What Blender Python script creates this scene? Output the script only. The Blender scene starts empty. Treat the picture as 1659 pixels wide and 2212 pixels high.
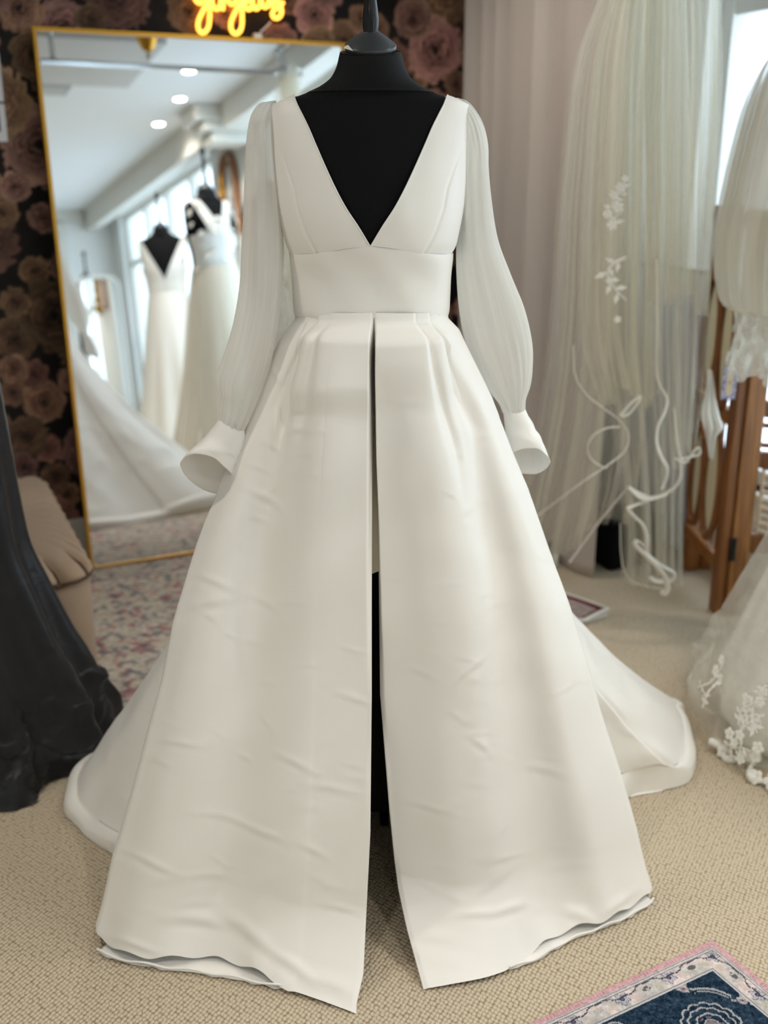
import bpy, bmesh, math, random
import numpy as np
from mathutils import Vector, Matrix

random.seed(7); rng = np.random.default_rng(11)
scene = bpy.context.scene
COL = scene.collection
R_ = math.radians

# ------------------------------------------------------------------ camera
FPX, PITCH, CAMH = 2300.0, math.atan(741/2300.0), 1.33
cam_d = bpy.data.cameras.new('camera'); cam = bpy.data.objects.new('camera', cam_d); COL.objects.link(cam)
cam.location = (0, 0, CAMH); cam.rotation_euler = (math.pi/2 - PITCH, 0, 0)
cam_d.sensor_fit = 'VERTICAL'; cam_d.sensor_height = 36.0; cam_d.sensor_width = 36.0
cam_d.lens = FPX/2212*36.0
cam_d.clip_start = 0.05
cam_d.dof.use_dof = True; cam_d.dof.focus_distance = 1.70; cam_d.dof.aperture_fstop = 2.6
scene.camera = cam

# ------------------------------------------------------------------ daylight and exposure
world = bpy.data.worlds.new('overcast_sky'); scene.world = world; world.use_nodes = True
bg = world.node_tree.nodes['Background']
bg.inputs[0].default_value = (0.66, 0.84, 1.0, 1); bg.inputs[1].default_value = 2.25
scene.view_settings.view_transform = 'Standard'; scene.view_settings.look = 'None'
scene.view_settings.gamma = 1.0; scene.view_settings.use_curve_mapping = False
scene.view_settings.exposure = 0.74
cy = scene.cycles
cy.max_bounces = 8; cy.use_adaptive_sampling = True; cy.adaptive_threshold = 0.03; cy.diffuse_bounces = 4; cy.glossy_bounces = 4; cy.transmission_bounces = 4
cy.transparent_max_bounces = 24; cy.use_denoising = True; cy.caustics_reflective = False; cy.caustics_refractive = False
cy.sample_clamp_indirect = 6.0

# wall coordinates: a along the papered wall, b out of it into the room
UW = np.array([.91, .415, 0]); UW /= np.linalg.norm(UW); NW = np.array([UW[1], -UW[0], 0])
A0 = np.array([-1.02, 3.46, 0]); O0 = A0 - NW*.212
def W(a, b, z): return O0 + UW*a + NW*b + np.array([0, 0, z])
YAW = math.atan2(UW[1], UW[0])
CEIL = 2.4; WIN_A = 2.0; FAR_B = 7.5; LEFT_A = -2.6

def portal(name, b0, b1, z0, z1):
    l = bpy.data.lights.new(name, 'AREA'); l.shape = 'RECTANGLE'; l.size = b1-b0; l.size_y = z1-z0
    l.cycles.is_portal = True
    o = bpy.data.objects.new(name, l); COL.objects.link(o)
    o.location = W(WIN_A+.02, (b0+b1)/2, (z0+z1)/2)
    # local -z looks into the room (-u), local x along n
    m = Matrix((Vector(NW), Vector((0, 0, 1)), Vector(UW))).transposed()
    if m.determinant() < 0: m = Matrix((-Vector(NW), Vector((0, 0, 1)), Vector(UW))).transposed()
    o.rotation_euler = m.to_euler()
WINS = [(.8, 3.45, .32, 2.3), (4.3, 7.2, .32, 2.3)]
for i, w_ in enumerate(WINS): portal('window_daylight', *w_)

# ------------------------------------------------------------------ pixel helpers (a pixel at a real depth gives a point)
cp, sp = math.cos(PITCH), math.sin(PITCH)
def ray(px, py):
    x = (np.asarray(px, float)-829.5); v = -(np.asarray(py, float)-1106)
    return np.stack([x, FPX*cp+v*sp, -FPX*sp+v*cp], -1)
def at(px, py, Y):
    d = ray(px, py); t = np.asarray(Y, float)/d[..., 1]
    return np.array([0, 0, CAMH])+d*t[..., None]
def gnd(px, py, z=0.0):
    d = ray(px, py); t = (z-CAMH)/d[..., 2]
    return np.array([0, 0, CAMH])+d*t[..., None]
def proj(P):
    P = np.asarray(P); x = P[..., 0]; y = P[..., 1]; z = P[..., 2]-CAMH
    d = y*cp-z*sp; v = y*sp+z*cp
    return 829.5+FPX*x/d, 1106-FPX*v/d
def depth(y, z): return y*cp-(z-CAMH)*sp

# ------------------------------------------------------------------ numeric helpers
def ip(x, pts):
    p = np.array(pts, float); return np.interp(x, p[:, 0], p[:, 1])
def smooth_ip(x, pts):
    """monotone-ish cubic through points (x, y...)"""
    p = np.array(pts, float); xs = p[:, 0]; ys = p[:, 1:]
    m = np.zeros_like(ys); dx = np.diff(xs)[:, None]; dl = np.diff(ys, axis=0)/dx
    m[1:-1] = np.where(dl[:-1]*dl[1:] > 0, 2*dl[:-1]*dl[1:]/(dl[:-1]+dl[1:]+1e-12), 0); m[0] = dl[0]; m[-1] = dl[-1]
    x = np.clip(np.asarray(x, float), xs[0], xs[-1]); i = np.clip(np.searchsorted(xs, x)-1, 0, len(xs)-2)
    h = (xs[i+1]-xs[i])[..., None]; t = ((x-xs[i])[..., None])/h
    r = (2*t**3-3*t**2+1)*ys[i]+(t**3-2*t**2+t)*h*m[i]+(-2*t**3+3*t**2)*ys[i+1]+(t**3-t**2)*h*m[i+1]
    return r[..., 0] if r.shape[-1] == 1 else r
def crv(pts, n):
    """Catmull-Rom through points, n samples, by arc length"""
    p = np.array(pts, float)
    q = np.vstack([2*p[0]-p[1], p, 2*p[-1]-p[-2]]); out = []
    for i in range(1, len(q)-2):
        t = np.linspace(0, 1, 24, endpoint=False)[:, None]
        a, b, c, d = q[i-1], q[i], q[i+1], q[i+2]
        out.append(.5*((2*b)+(-a+c)*t+(2*a-5*b+4*c-d)*t**2+(-a+3*b-3*c+d)*t**3))
    out = np.vstack(out+[p[-1:]])
    s = np.concatenate([[0], np.cumsum(np.linalg.norm(np.diff(out, axis=0), axis=1))]); s /= s[-1]
    u = np.linspace(0, 1, n)
    return np.stack([np.interp(u, s, out[:, k]) for k in range(out.shape[1])], -1)
def sst(x, a, b):
    t = np.clip((np.asarray(x, float)-a)/(b-a), 0, 1); return t*t*(3-2*t)
def vnoise(x, y, seed=0):
    """smooth value noise"""
    r = np.random.default_rng(seed).random((64, 64)); xi = np.floor(x).astype(int); yi = np.floor(y).astype(int)
    fx = x-xi; fy = y-yi; fx = fx*fx*(3-2*fx); fy = fy*fy*(3-2*fy)
    g = lambda i, j: r[i % 64, j % 64]
    return (g(xi, yi)*(1-fx)+g(xi+1, yi)*fx)*(1-fy)+(g(xi, yi+1)*(1-fx)+g(xi+1, yi+1)*fx)*fy
def lin(r, g, b):
    f = lambda c: ((c/255)/12.92 if c/255 <= .04045 else ((c/255+.055)/1.055)**2.4)
    return (f(r), f(g), f(b), 1.0)
def lin_arr(c):
    c = np.asarray(c, float)/255; return np.where(c <= .04045, c/12.92, ((c+.055)/1.055)**2.4)

# ------------------------------------------------------------------ object helpers
def mesh(name, V, Fc, mat, parent=None, smooth=True):
    me = bpy.data.meshes.new(name); me.from_pydata([tuple(map(float, v)) for v in V], [], [tuple(map(int, f)) for f in Fc]); me.update()
    if smooth: me.polygons.foreach_set('use_smooth', [True]*len(me.polygons))
    if mat is not None: me.materials.append(mat)
    o = bpy.data.objects.new(name, me); COL.objects.link(o)
    if parent is not None: o.parent = parent; o.matrix_parent_inverse = Matrix.Translation(parent.location).inverted() if parent.type == 'EMPTY' and parent.parent is None else Matrix()
    return o
def grid_faces(n, m, cu=False, cv=False, off=0):
    i = np.arange(n if cu else n-1); j = np.arange(m if cv else m-1); I, J = np.meshgrid(i, j, indexing='ij')
    I2 = (I+1) % n; J2 = (J+1) % m
    return (np.stack([I*m+J, I2*m+J, I2*m+J2, I*m+J2], -1).reshape(-1, 4)+off)
def uv_of(o, n, m, su=1.0, sv=1.0):
    me = o.data; uvl = me.uv_layers.new(name='UVMap'); idx = np.zeros(len(me.loops), int); me.loops.foreach_get('vertex_index', idx)
    idx = idx[:] % (n*m); u = (idx // m)/(n-1)*su; v = (idx % m)/(m-1)*sv
    uvl.data.foreach_set('uv', np.stack([u, v], -1).reshape(-1).astype(np.float32))
def grid(name, P, mat, parent=None, cu=False, cv=False, thick=0, uv=None):
    n, m = P.shape[:2]
    o = mesh(name, P.reshape(-1, 3), grid_faces(n, m, cu, cv), mat, parent)
    if uv: uv_of(o, n, m, *uv)
    if thick:
        s = o.modifiers.new('thickness', 'SOLIDIFY'); s.thickness = thick; s.offset = 0
    return o
def merge(parts):
    V = []; F = []; k = 0
    for v, f in parts:
        V.append(np.asarray(v, float).reshape(-1, 3)); F += [tuple(int(i)+k for i in q) for q in f]; k += len(V[-1])
    return np.vstack(V), F
def boxg(c, s, rot=None, bev=0):
    bm = bmesh.new(); bmesh.ops.create_cube(bm, size=1)
    for v in bm.verts: v.co = Vector((v.co.x*s[0], v.co.y*s[1], v.co.z*s[2]))
    if bev: bmesh.ops.bevel(bm, geom=bm.edges[:], offset=bev, segments=2, profile=.5, affect='EDGES')
    V = np.array([v.co[:] for v in bm.verts]); bm.verts.index_update(); F = [[v.index for v in f.verts] for f in bm.faces]; bm.free()
    if rot is not None: V = V @ np.array(rot).T
    return V+np.array(c), F
WR = np.stack([UW, NW, [0, 0, 1]], 1)      # columns: along wall, out of wall, up
def wbox(a0, a1, b0, b1, z0, z1, bev=0): return boxg(W((a0+a1)/2, (b0+b1)/2, (z0+z1)/2), (a1-a0, b1-b0, z1-z0), WR, bev)
def obj(name, parts, mat, parent=None, smooth=False):
    V, F = merge(parts); return mesh(name, V, F, mat, parent, smooth)
def tubeg(path, rad, k=10, caps=True, flat=None):
    p = np.asarray(path, float); n = len(p); rad = np.broadcast_to(np.asarray(rad, float), (n,))
    t = np.gradient(p, axis=0); t /= np.linalg.norm(t, axis=1)[:, None]+1e-12
    ref = np.array([0, 0, 1.]) if abs(t[0][2]) < .9 else np.array([1., 0, 0])
    V = []; x = np.cross(ref, t[0]); x /= np.linalg.norm(x)
    for i in range(n):
        x = x-t[i]*(x@t[i]); x /= np.linalg.norm(x)+1e-12; y = np.cross(t[i], x)
        a = np.arange(k)*2*math.pi/k
        V.append(p[i]+rad[i]*(np.cos(a)[:, None]*x+np.sin(a)[:, None]*y*(flat or 1)))
    F = [list(q) for q in grid_faces(n, k, False, True)]
    if caps: F += [list(range(k))[::-1], [(n-1)*k+i for i in range(k)]]
    return np.vstack(V), F
def latheg(prof, c=(0, 0, 0), k=32, sx=1, sy=1, rot=None):
    a = np.arange(k)*2*math.pi/k; V = np.vstack([np.stack([r*sx*np.cos(a), r*sy*np.sin(a), np.full(k, z)], 1) for r, z in prof])
    F = [list(q) for q in grid_faces(len(prof), k, False, True)]
    F += [list(range(k))[::-1], [(len(prof)-1)*k+i for i in range(k)]]
    if rot is not None: V = V @ np.array(rot).T
    return V+np.array(c), F
def tag(o, label=None, cat=None, group=None, kind=None):
    if label: o['label'] = label
    if cat: o['category'] = cat
    if group: o['group'] = group
    if kind: o['kind'] = kind
    return o
def thing(name, loc, label, cat, group=None, rotz=0):
    o = bpy.data.objects.new(name, None); COL.objects.link(o); o.location = tuple(map(float, loc)); o.rotation_euler = (0, 0, rotz); o.empty_display_size = .1
    return tag(o, label, cat, group)
def struct(o): o['kind'] = 'structure'; return o

# ------------------------------------------------------------------ materials
def newmat(name):
    m = bpy.data.materials.new(name); m.use_nodes = True; nt = m.node_tree; return m, nt, nt.nodes['Principled BSDF']
def N(nt, typ, **kw):
    n = nt.nodes.new(typ)
    for k, v in kw.items(): setattr(n, k, v)
    return n
def bump_noise(nt, b, scale, strength, dist=.002, coord='Object', detail=4, vec_scale=None):
    tc = N(nt, 'ShaderNodeTexCoord'); no = N(nt, 'ShaderNodeTexNoise'); no.inputs['Scale'].default_value = scale; no.inputs['Detail'].default_value = detail
    src = tc.outputs[coord]
    if vec_scale:
        mp = N(nt, 'ShaderNodeMapping'); mp.inputs['Scale'].default_value = vec_scale; nt.links.new(src, mp.inputs[0]); src = mp.outputs[0]
    nt.links.new(src, no.inputs['Vector'])
    bu = N(nt, 'ShaderNodeBump'); bu.inputs['Strength'].default_value = strength; bu.inputs['Distance'].default_value = dist
    nt.links.new(no.outputs[0], bu.inputs['Height']); nt.links.new(bu.outputs[0], b.inputs['Normal']); return no, bu
def plain(name, col, rough=.6, metal=0, bump=None, spec=None, sheen=0, var=0):
    m, nt, b = newmat(name); b.inputs['Base Color'].default_value = col; b.inputs['Roughness'].default_value = rough; b.inputs['Metallic'].default_value = metal
    if spec is not None: b.inputs['Specular IOR Level'].default_value = spec
    if sheen: b.inputs['Sheen Weight'].default_value = sheen
    sc, st = bump if bump else (90, .04)
    no, bu = bump_noise(nt, b, sc, st)
    if var:
        mx = N(nt, 'ShaderNodeMixRGB'); mx.inputs[1].default_value = tuple(c*(1-var) for c in col[:3])+(1,); mx.inputs[2].default_value = tuple(min(1, c*(1+var)) for c in col[:3])+(1,)
        n2 = N(nt, 'ShaderNodeTexNoise'); n2.inputs['Scale'].default_value = 5; nt.links.new(n2.outputs[0], mx.inputs[0]); nt.links.new(mx.outputs[0], b.inputs['Base Color'])
    return m
def attr_mat(name, rough=.8, bump=(400, .2), spec=.2):
    m, nt, b = newmat(name); a = N(nt, 'ShaderNodeAttribute', attribute_name='Col'); nt.links.new(a.outputs['Color'], b.inputs['Base Color'])
    b.inputs['Roughness'].default_value = rough; b.inputs['Specular IOR Level'].default_value = spec; bump_noise(nt, b, bump[0], bump[1]); return m
def set_col(o, C):
    a = o.data.color_attributes.new('Col', 'FLOAT_COLOR', 'POINT'); C = np.concatenate([lin_arr(C), np.ones((len(C), 1))], 1)
    a.data.foreach_set('color', C.reshape(-1).astype(np.float32))
def sheer(name, col, alpha, rough=.7, streak=0.0, trans=.5, stretch=(60, 3, 1), mask=None):
    """woven net or chiffon: part of the light goes straight through the holes, the rest is scattered by the threads"""
    m, nt, b = newmat(name); nt.nodes.remove(b); out = nt.nodes['Material Output']
    tr = N(nt, 'ShaderNodeBsdfTransparent'); di = N(nt, 'ShaderNodeBsdfDiffuse'); tl = N(nt, 'ShaderNodeBsdfTranslucent')
    di.inputs[0].default_value = col; tl.inputs[0].default_value = col
    ms = N(nt, 'ShaderNodeMixShader'); ms.inputs[0].default_value = trans; nt.links.new(di.outputs[0], ms.inputs[1]); nt.links.new(tl.outputs[0], ms.inputs[2])
    mx = N(nt, 'ShaderNodeMixShader'); nt.links.new(tr.outputs[0], mx.inputs[1]); nt.links.new(ms.outputs[0], mx.inputs[2]); nt.links.new(mx.outputs[0], out.inputs[0])
    if streak:
        tc = N(nt, 'ShaderNodeTexCoord'); mp = N(nt, 'ShaderNodeMapping'); mp.inputs['Scale'].default_value = stretch; no = N(nt, 'ShaderNodeTexNoise'); no.inputs['Scale'].default_value = 1; no.inputs['Detail'].default_value = 3
        nt.links.new(tc.outputs['UV'], mp.inputs[0]); nt.links.new(mp.outputs[0], no.inputs['Vector'])
        mr = N(nt, 'ShaderNodeMapRange'); mr.inputs[1].default_value = .3; mr.inputs[2].default_value = .75; mr.inputs[3].default_value = max(0, alpha-streak); mr.inputs[4].default_value = min(1, alpha+streak)
        nt.links.new(no.outputs[0], mr.inputs[0]); nt.links.new(mr.outputs[0], mx.inputs[0])
    else: mx.inputs[0].default_value = alpha
    return m

def satin(name, col, rough=.42, sheen=.15, bscale=9, bstr=.10):
    m, nt, b = newmat(name); b.inputs['Base Color'].default_value = col; b.inputs['Roughness'].default_value = rough
    b.inputs['Specular IOR Level'].default_value = .38; b.inputs['Sheen Weight'].default_value = sheen; b.inputs['Sheen Roughness'].default_value = .4
    tc = N(nt, 'ShaderNodeTexCoord'); mp = N(nt, 'ShaderNodeMapping'); mp.inputs['Scale'].default_value = (1, 1, 2.2)
    n1 = N(nt, 'ShaderNodeTexNoise'); n1.inputs['Scale'].default_value = bscale; n1.inputs['Detail'].default_value = 3; n1.inputs['Distortion'].default_value = .6
    nt.links.new(tc.outputs['Object'], mp.inputs[0]); nt.links.new(mp.outputs[0], n1.inputs['Vector'])
    w = N(nt, 'ShaderNodeTexNoise'); w.inputs['Scale'].default_value = 900; nt.links.new(tc.outputs['Object'], w.inputs['Vector'])
    b1 = N(nt, 'ShaderNodeBump'); b1.inputs['Strength'].default_value = bstr; b1.inputs['Distance'].default_value = .006; nt.links.new(n1.outputs[0], b1.inputs['Height'])
    b2 = N(nt, 'ShaderNodeBump'); b2.inputs['Strength'].default_value = .05; b2.inputs['Distance'].default_value = .001; nt.links.new(w.outputs[0], b2.inputs['Height']); nt.links.new(b1.outputs[0], b2.inputs['Normal'])
    nt.links.new(b2.outputs[0], b.inputs['Normal']); return m
def wood(name, c1, c2, rough=.45):
    m, nt, b = newmat(name); tc = N(nt, 'ShaderNodeTexCoord'); mp = N(nt, 'ShaderNodeMapping'); mp.inputs['Scale'].default_value = (40, 40, 2.5)
    no = N(nt, 'ShaderNodeTexNoise'); no.inputs['Scale'].default_value = 1.5; no.inputs['Detail'].default_value = 6; no.inputs['Distortion'].default_value = 1.2
    cr = N(nt, 'ShaderNodeValToRGB'); cr.color_ramp.elements[0].color = c1; cr.color_ramp.elements[1].color = c2; cr.color_ramp.elements[0].position = .3; cr.color_ramp.elements[1].position = .7
    nt.links.new(tc.outputs['Object'], mp.inputs[0]); nt.links.new(mp.outputs[0], no.inputs['Vector']); nt.links.new(no.outputs[0], cr.inputs[0]); nt.links.new(cr.outputs[0], b.inputs['Base Color'])
    b.inputs['Roughness'].default_value = rough; bu = N(nt, 'ShaderNodeBump'); bu.inputs['Strength'].default_value = .15; bu.inputs['Distance'].default_value = .002; nt.links.new(no.outputs[0], bu.inputs['Height']); nt.links.new(bu.outputs[0], b.inputs['Normal'])
    return m
def carpet():
    m, nt, b = newmat('loop_carpet'); b.inputs['Roughness'].default_value = .95; b.inputs['Specular IOR Level'].default_value = .1
    tc = N(nt, 'ShaderNodeTexCoord'); mp = N(nt, 'ShaderNodeMapping'); mp.inputs['Rotation'].default_value = (0, 0, R_(33)); mp.inputs['Scale'].default_value = (140, 118, 1)
    vo = N(nt, 'ShaderNodeTexVoronoi', voronoi_dimensions='2D'); vo.inputs['Scale'].default_value = 1; vo.inputs['Randomness'].default_value = .34
    nt.links.new(tc.outputs['Object'], mp.inputs[0]); nt.links.new(mp.outputs[0], vo.inputs['Vector'])
    mr = N(nt, 'ShaderNodeMapRange'); mr.inputs[1].default_value = .25; mr.inputs[2].default_value = .72; mr.inputs[3].default_value = 1; mr.inputs[4].default_value = 0; nt.links.new(vo.outputs['Distance'], mr.inputs[0])
    cr = N(nt, 'ShaderNodeValToRGB'); e = cr.color_ramp.elements; e[0].position = .05; e[0].color = lin(160, 140, 111); e[1].position = .55; e[1].color = lin(219, 203, 177)
    nt.links.new(mr.outputs[0], cr.inputs[0])
    n2 = N(nt, 'ShaderNodeTexNoise'); n2.inputs['Scale'].default_value = 3; n2.inputs['Detail'].default_value = 5; nt.links.new(tc.outputs['Object'], n2.inputs['Vector'])
    m2 = N(nt, 'ShaderNodeMixRGB', blend_type='MULTIPLY'); m2.inputs[0].default_value = .14; nt.links.new(cr.outputs[0], m2.inputs[1]); nt.links.new(n2.outputs[0], m2.inputs[2]); nt.links.new(m2.outputs[0], b.inputs['Base Color'])
    bu = N(nt, 'ShaderNodeBump'); bu.inputs['Strength'].default_value = .8; bu.inputs['Distance'].default_value = .004; nt.links.new(mr.outputs[0], bu.inputs['Height']); nt.links.new(bu.outputs[0], b.inputs['Normal'])
    return m
def emis(name, col, s):
    m, nt, b = newmat(name); b.inputs['Base Color'].default_value = col; b.inputs['Emission Color'].default_value = col; b.inputs['Emission Strength'].default_value = s; return m
def glass(name):
    m, nt, b = newmat(name); nt.nodes.remove(b); t = N(nt, 'ShaderNodeBsdfTransparent'); g = N(nt, 'ShaderNodeBsdfGlossy'); g.inputs['Roughness'].default_value = .02
    mx = N(nt, 'ShaderNodeMixShader'); mx.inputs[0].default_value = .05; nt.links.new(t.outputs[0], mx.inputs[1]); nt.links.new(g.outputs[0], mx.inputs[2]); nt.links.new(mx.outputs[0], nt.nodes['Material Output'].inputs[0]); return m

M_satin = satin('ivory_satin', lin(246, 243, 237))
M_satin_in = satin('cream_lining', lin(238, 228, 200), .6, .05)
M_white_satin = satin('white_satin', lin(240, 238, 232))
M_black_satin = satin('black_satin', lin(30, 30, 33), .34, .1, 20, .3)
M_chiffon = sheer('ivory_chiffon', lin(250, 248, 242), .76, streak=.16, trans=.33, stretch=(.8, 12, 1))
M_tulle = sheer('ivory_tulle', lin(246, 240, 222), .29, streak=.17, trans=.5, stretch=(.6, 34, 1))
M_tulle2 = sheer('soft_white_tulle', lin(242, 236, 222), .58, streak=.22, trans=.5, stretch=(.6, 30, 1))
M_tulle_lace = sheer('fine_net', lin(242, 238, 226), .38, streak=.1, trans=.4, stretch=(20, 4, 1))
M_lace = plain('lace_thread', lin(246, 243, 235), .8, bump=(300, .4))
M_ribbon = satin('satin_cord', lin(240, 235, 222), .4, .1, 30, .05)
M_black = plain('black_jersey', lin(16, 16, 18), .9, bump=(700, .2), spec=.15)
M_black2 = plain('black_stretch_cover', lin(12, 12, 15), .75, bump=(700, .1), spec=.25)
M_blackwood = plain('black_painted_wood', lin(11, 12, 15), .25, spec=.4)
M_capgrey = plain('dark_cap_metal', lin(50, 54, 58), .35, spec=.5)
M_foam = plain('white_neck_core', lin(225, 222, 215), .8)
M_wall = plain('white_wall_paint', lin(232, 232, 228), .85)
M_ceil = plain('white_ceiling_paint', lin(236, 238, 238), .9)
M_trim = plain('off_white_trim', lin(222, 220, 212), .55)
M_grey = plain('grey_ceiling_panel', lin(205, 203, 198), .8)
M_vent = plain('grey_vent_metal', lin(150, 152, 160), .5)
M_gold = plain('brushed_gold', lin(214, 160, 62), .35, metal=1, bump=(200, .02))
M_chrome = plain('chrome', lin(190, 190, 190), .15, metal=1, bump=(50, .0))
M_mirror = plain('silver_mirror', (.92, .94, .94, 1), .0, metal=1, bump=(1, 0.0))
M_carpet = carpet()
M_curtain = plain('grey_beige_curtain', lin(202, 192, 184), .85, bump=(500, .15), sheen=.1)
M_stool = plain('taupe_velvet', lin(176, 150, 124), .8, bump=(300, .2), sheen=.25, var=.06)
M_stool_dk = plain('brown_piping', lin(92, 66, 48), .8, bump=(300, .2))
M_wood = wood('honey_wood', lin(112, 66, 28), lin(176, 118, 62))
M_wood_dk = wood('dark_wood', lin(100, 58, 24), lin(148, 92, 44))
M_cane = plain('pale_cane', lin(222, 212, 178), .7, bump=(120, .4))
M_wicker = plain('wicker_strand', lin(214, 190, 164), .7, bump=(300, .3))
M_neon = emis('neon_yellow', (1, .43, .05, 1), 2.2)
M_white = plain('white_plastic', lin(228, 226, 222), .5)
M_paper = plain('white_card', lin(226, 224, 226), .7)
M_print = attr_mat('printed_photo', .5)
M_glass = glass('window_glass')
M_lamp = emis('lamp_disc', (1, .93, .82, 1), 14)
M_crystal = plain('crystal_drop', lin(240, 232, 214), .1, spec=.8)
M_brown = plain('brown_feather', lin(120, 92, 66), .8)
M_maroon = plain('maroon_binding', lin(96, 34, 44), .9, bump=(400, .3))
M_black_hinge = plain('black_hinge', lin(20, 18, 16), .4)

# ------------------------------------------------------------------ room shell
V, F = merge([(np.array([W(LEFT_A, 0, 0), W(WIN_A+.14, 0, 0), W(WIN_A+.14, FAR_B, 0), W(LEFT_A, FAR_B, 0)]), [[0, 3, 2, 1]])])
struct(mesh('floor', V, F, M_carpet, smooth=False))
struct(obj('ceiling', [wbox(LEFT_A-.1, WIN_A+.2, -.1, FAR_B+.1, CEIL, CEIL+.1)], M_ceil))
struct(obj('wall_left', [wbox(LEFT_A-.1, LEFT_A, -.1, FAR_B+.1, 0, CEIL)], M_wall))
struct(obj('wall_front', [wbox(LEFT_A, WIN_A+.2, FAR_B, FAR_B+.1, 0, CEIL)], M_wall))
# window wall: sill, head and piers round the two openings
segs = [wbox(WIN_A, WIN_A+.2, -.1, WINS[0][0], 0, CEIL), wbox(WIN_A, WIN_A+.2, WINS[0][1], WINS[1][0], 0, CEIL), wbox(WIN_A, WIN_A+.2, WINS[1][1], FAR_B+.1, 0, CEIL)]
for b0, b1, z0, z1 in WINS: segs += [wbox(WIN_A, WIN_A+.2, b0, b1, 0, z0), wbox(WIN_A, WIN_A+.2, b0, b1, z1, CEIL)]
struct(obj('wall_right', segs, M_wall))
for i, (b0, b1, z0, z1) in enumerate(WINS):
    root = bpy.data.objects.new(f'window_{i+1}', None); COL.objects.link(root); root.location = W(WIN_A+.1, (b0+b1)/2, z0); struct(root)
    nb = 4; fr = .05
    obj('window_frame', [wbox(WIN_A+.06, WIN_A+.13, b0, b1, z0, z0+fr), wbox(WIN_A+.06, WIN_A+.13, b0, b1, z1-fr, z1), wbox(WIN_A+.06, WIN_A+.13, b0, b0+fr, z0+fr, z1-fr), wbox(WIN_A+.06, WIN_A+.13, b1-fr, b1, z0+fr, z1-fr)], M_trim, root)
    for k in range(1, nb):
        c = b0+(b1-b0)*k/nb; obj('mullion', [wbox(WIN_A+.06, WIN_A+.13, c-.035, c+.035, z0+fr, z1-fr)], M_trim, root)
    for k in range(nb):
        c0 = b0+(b1-b0)*k/nb; c1 = b0+(b1-b0)*(k+1)/nb
        obj('transom', [wbox(WIN_A+.07, WIN_A+.12, c0+.04, c1-.04, z1-.5, z1-.45)], M_trim, root)
        mesh('pane', [W(WIN_A+.095, c0+.02, z0+.02), W(WIN_A+.095, c1-.02, z0+.02), W(WIN_A+.095, c1-.02, z1-.02), W(WIN_A+.095, c0+.02, z1-.02)], [[0, 1, 2, 3]], M_glass, root, False)
    obj('window_sill', [wbox(WIN_A-.02, WIN_A+.1, b0-.02, b1+.02, z0-.03, z0, .006)], M_trim, root)
# boxed pelmet with moulding along the window wall, stepped at the pier
def pelmet(name, a0, a1, b0, b1, z0): return struct(obj(name, [wbox(a0, a1, b0, b1, z0, CEIL-.001)], M_trim))
pelmet('trim_1', 1.73, 1.83, 3.67, FAR_B-.001, 2.2); pelmet('trim_2', 1.78, 1.92, .02, 3.33, 2.24)
struct(obj('trim_3', [wbox(1.6, 1.98, 3.34, 3.66, 2.3, CEIL-.001, .01), wbox(1.66, 1.98, 3.37, 3.63, 2.24, 2.3, .01), wbox(1.72, 1.98, 3.40, 3.60, 2.17, 2.24, .01)], M_trim))
struct(obj('trim_5', [wbox(1.46, 1.53, FAR_B-.04, FAR_B-.001, 0, 2.2), wbox(.55, 1.53, FAR_B-.04, FAR_B-.001, 2.2, 2.28), wbox(LEFT_A, 1.72, FAR_B-.06, FAR_B-.001, 2.3, CEIL-.001)], M_trim))
struct(obj('baseboard_back', [wbox(LEFT_A, WIN_A, .0, .02, 0, .13, .004)], M_trim))
struct(obj('baseboard_right', [wbox(WIN_A-.02, WIN_A, .02, FAR_B, 0, .13, .004)], M_trim))
# curtain track along the head of the far window
o = thing('curtain_track', W(1.93, 6, 2.3), 'dark curtain track along the window head, seen in the mirror', 'curtain track')
obj('rail', [tubeg([W(1.94, 4.1, 2.31), W(1.94, 7.45, 2.31)], .016, 8)], M_vent, o)
for b in (4.2, 5.8, 7.3): obj('bracket', [wbox(1.93, 1.999, b-.01, b+.01, 2.3, 2.32)], M_vent, o)

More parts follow.
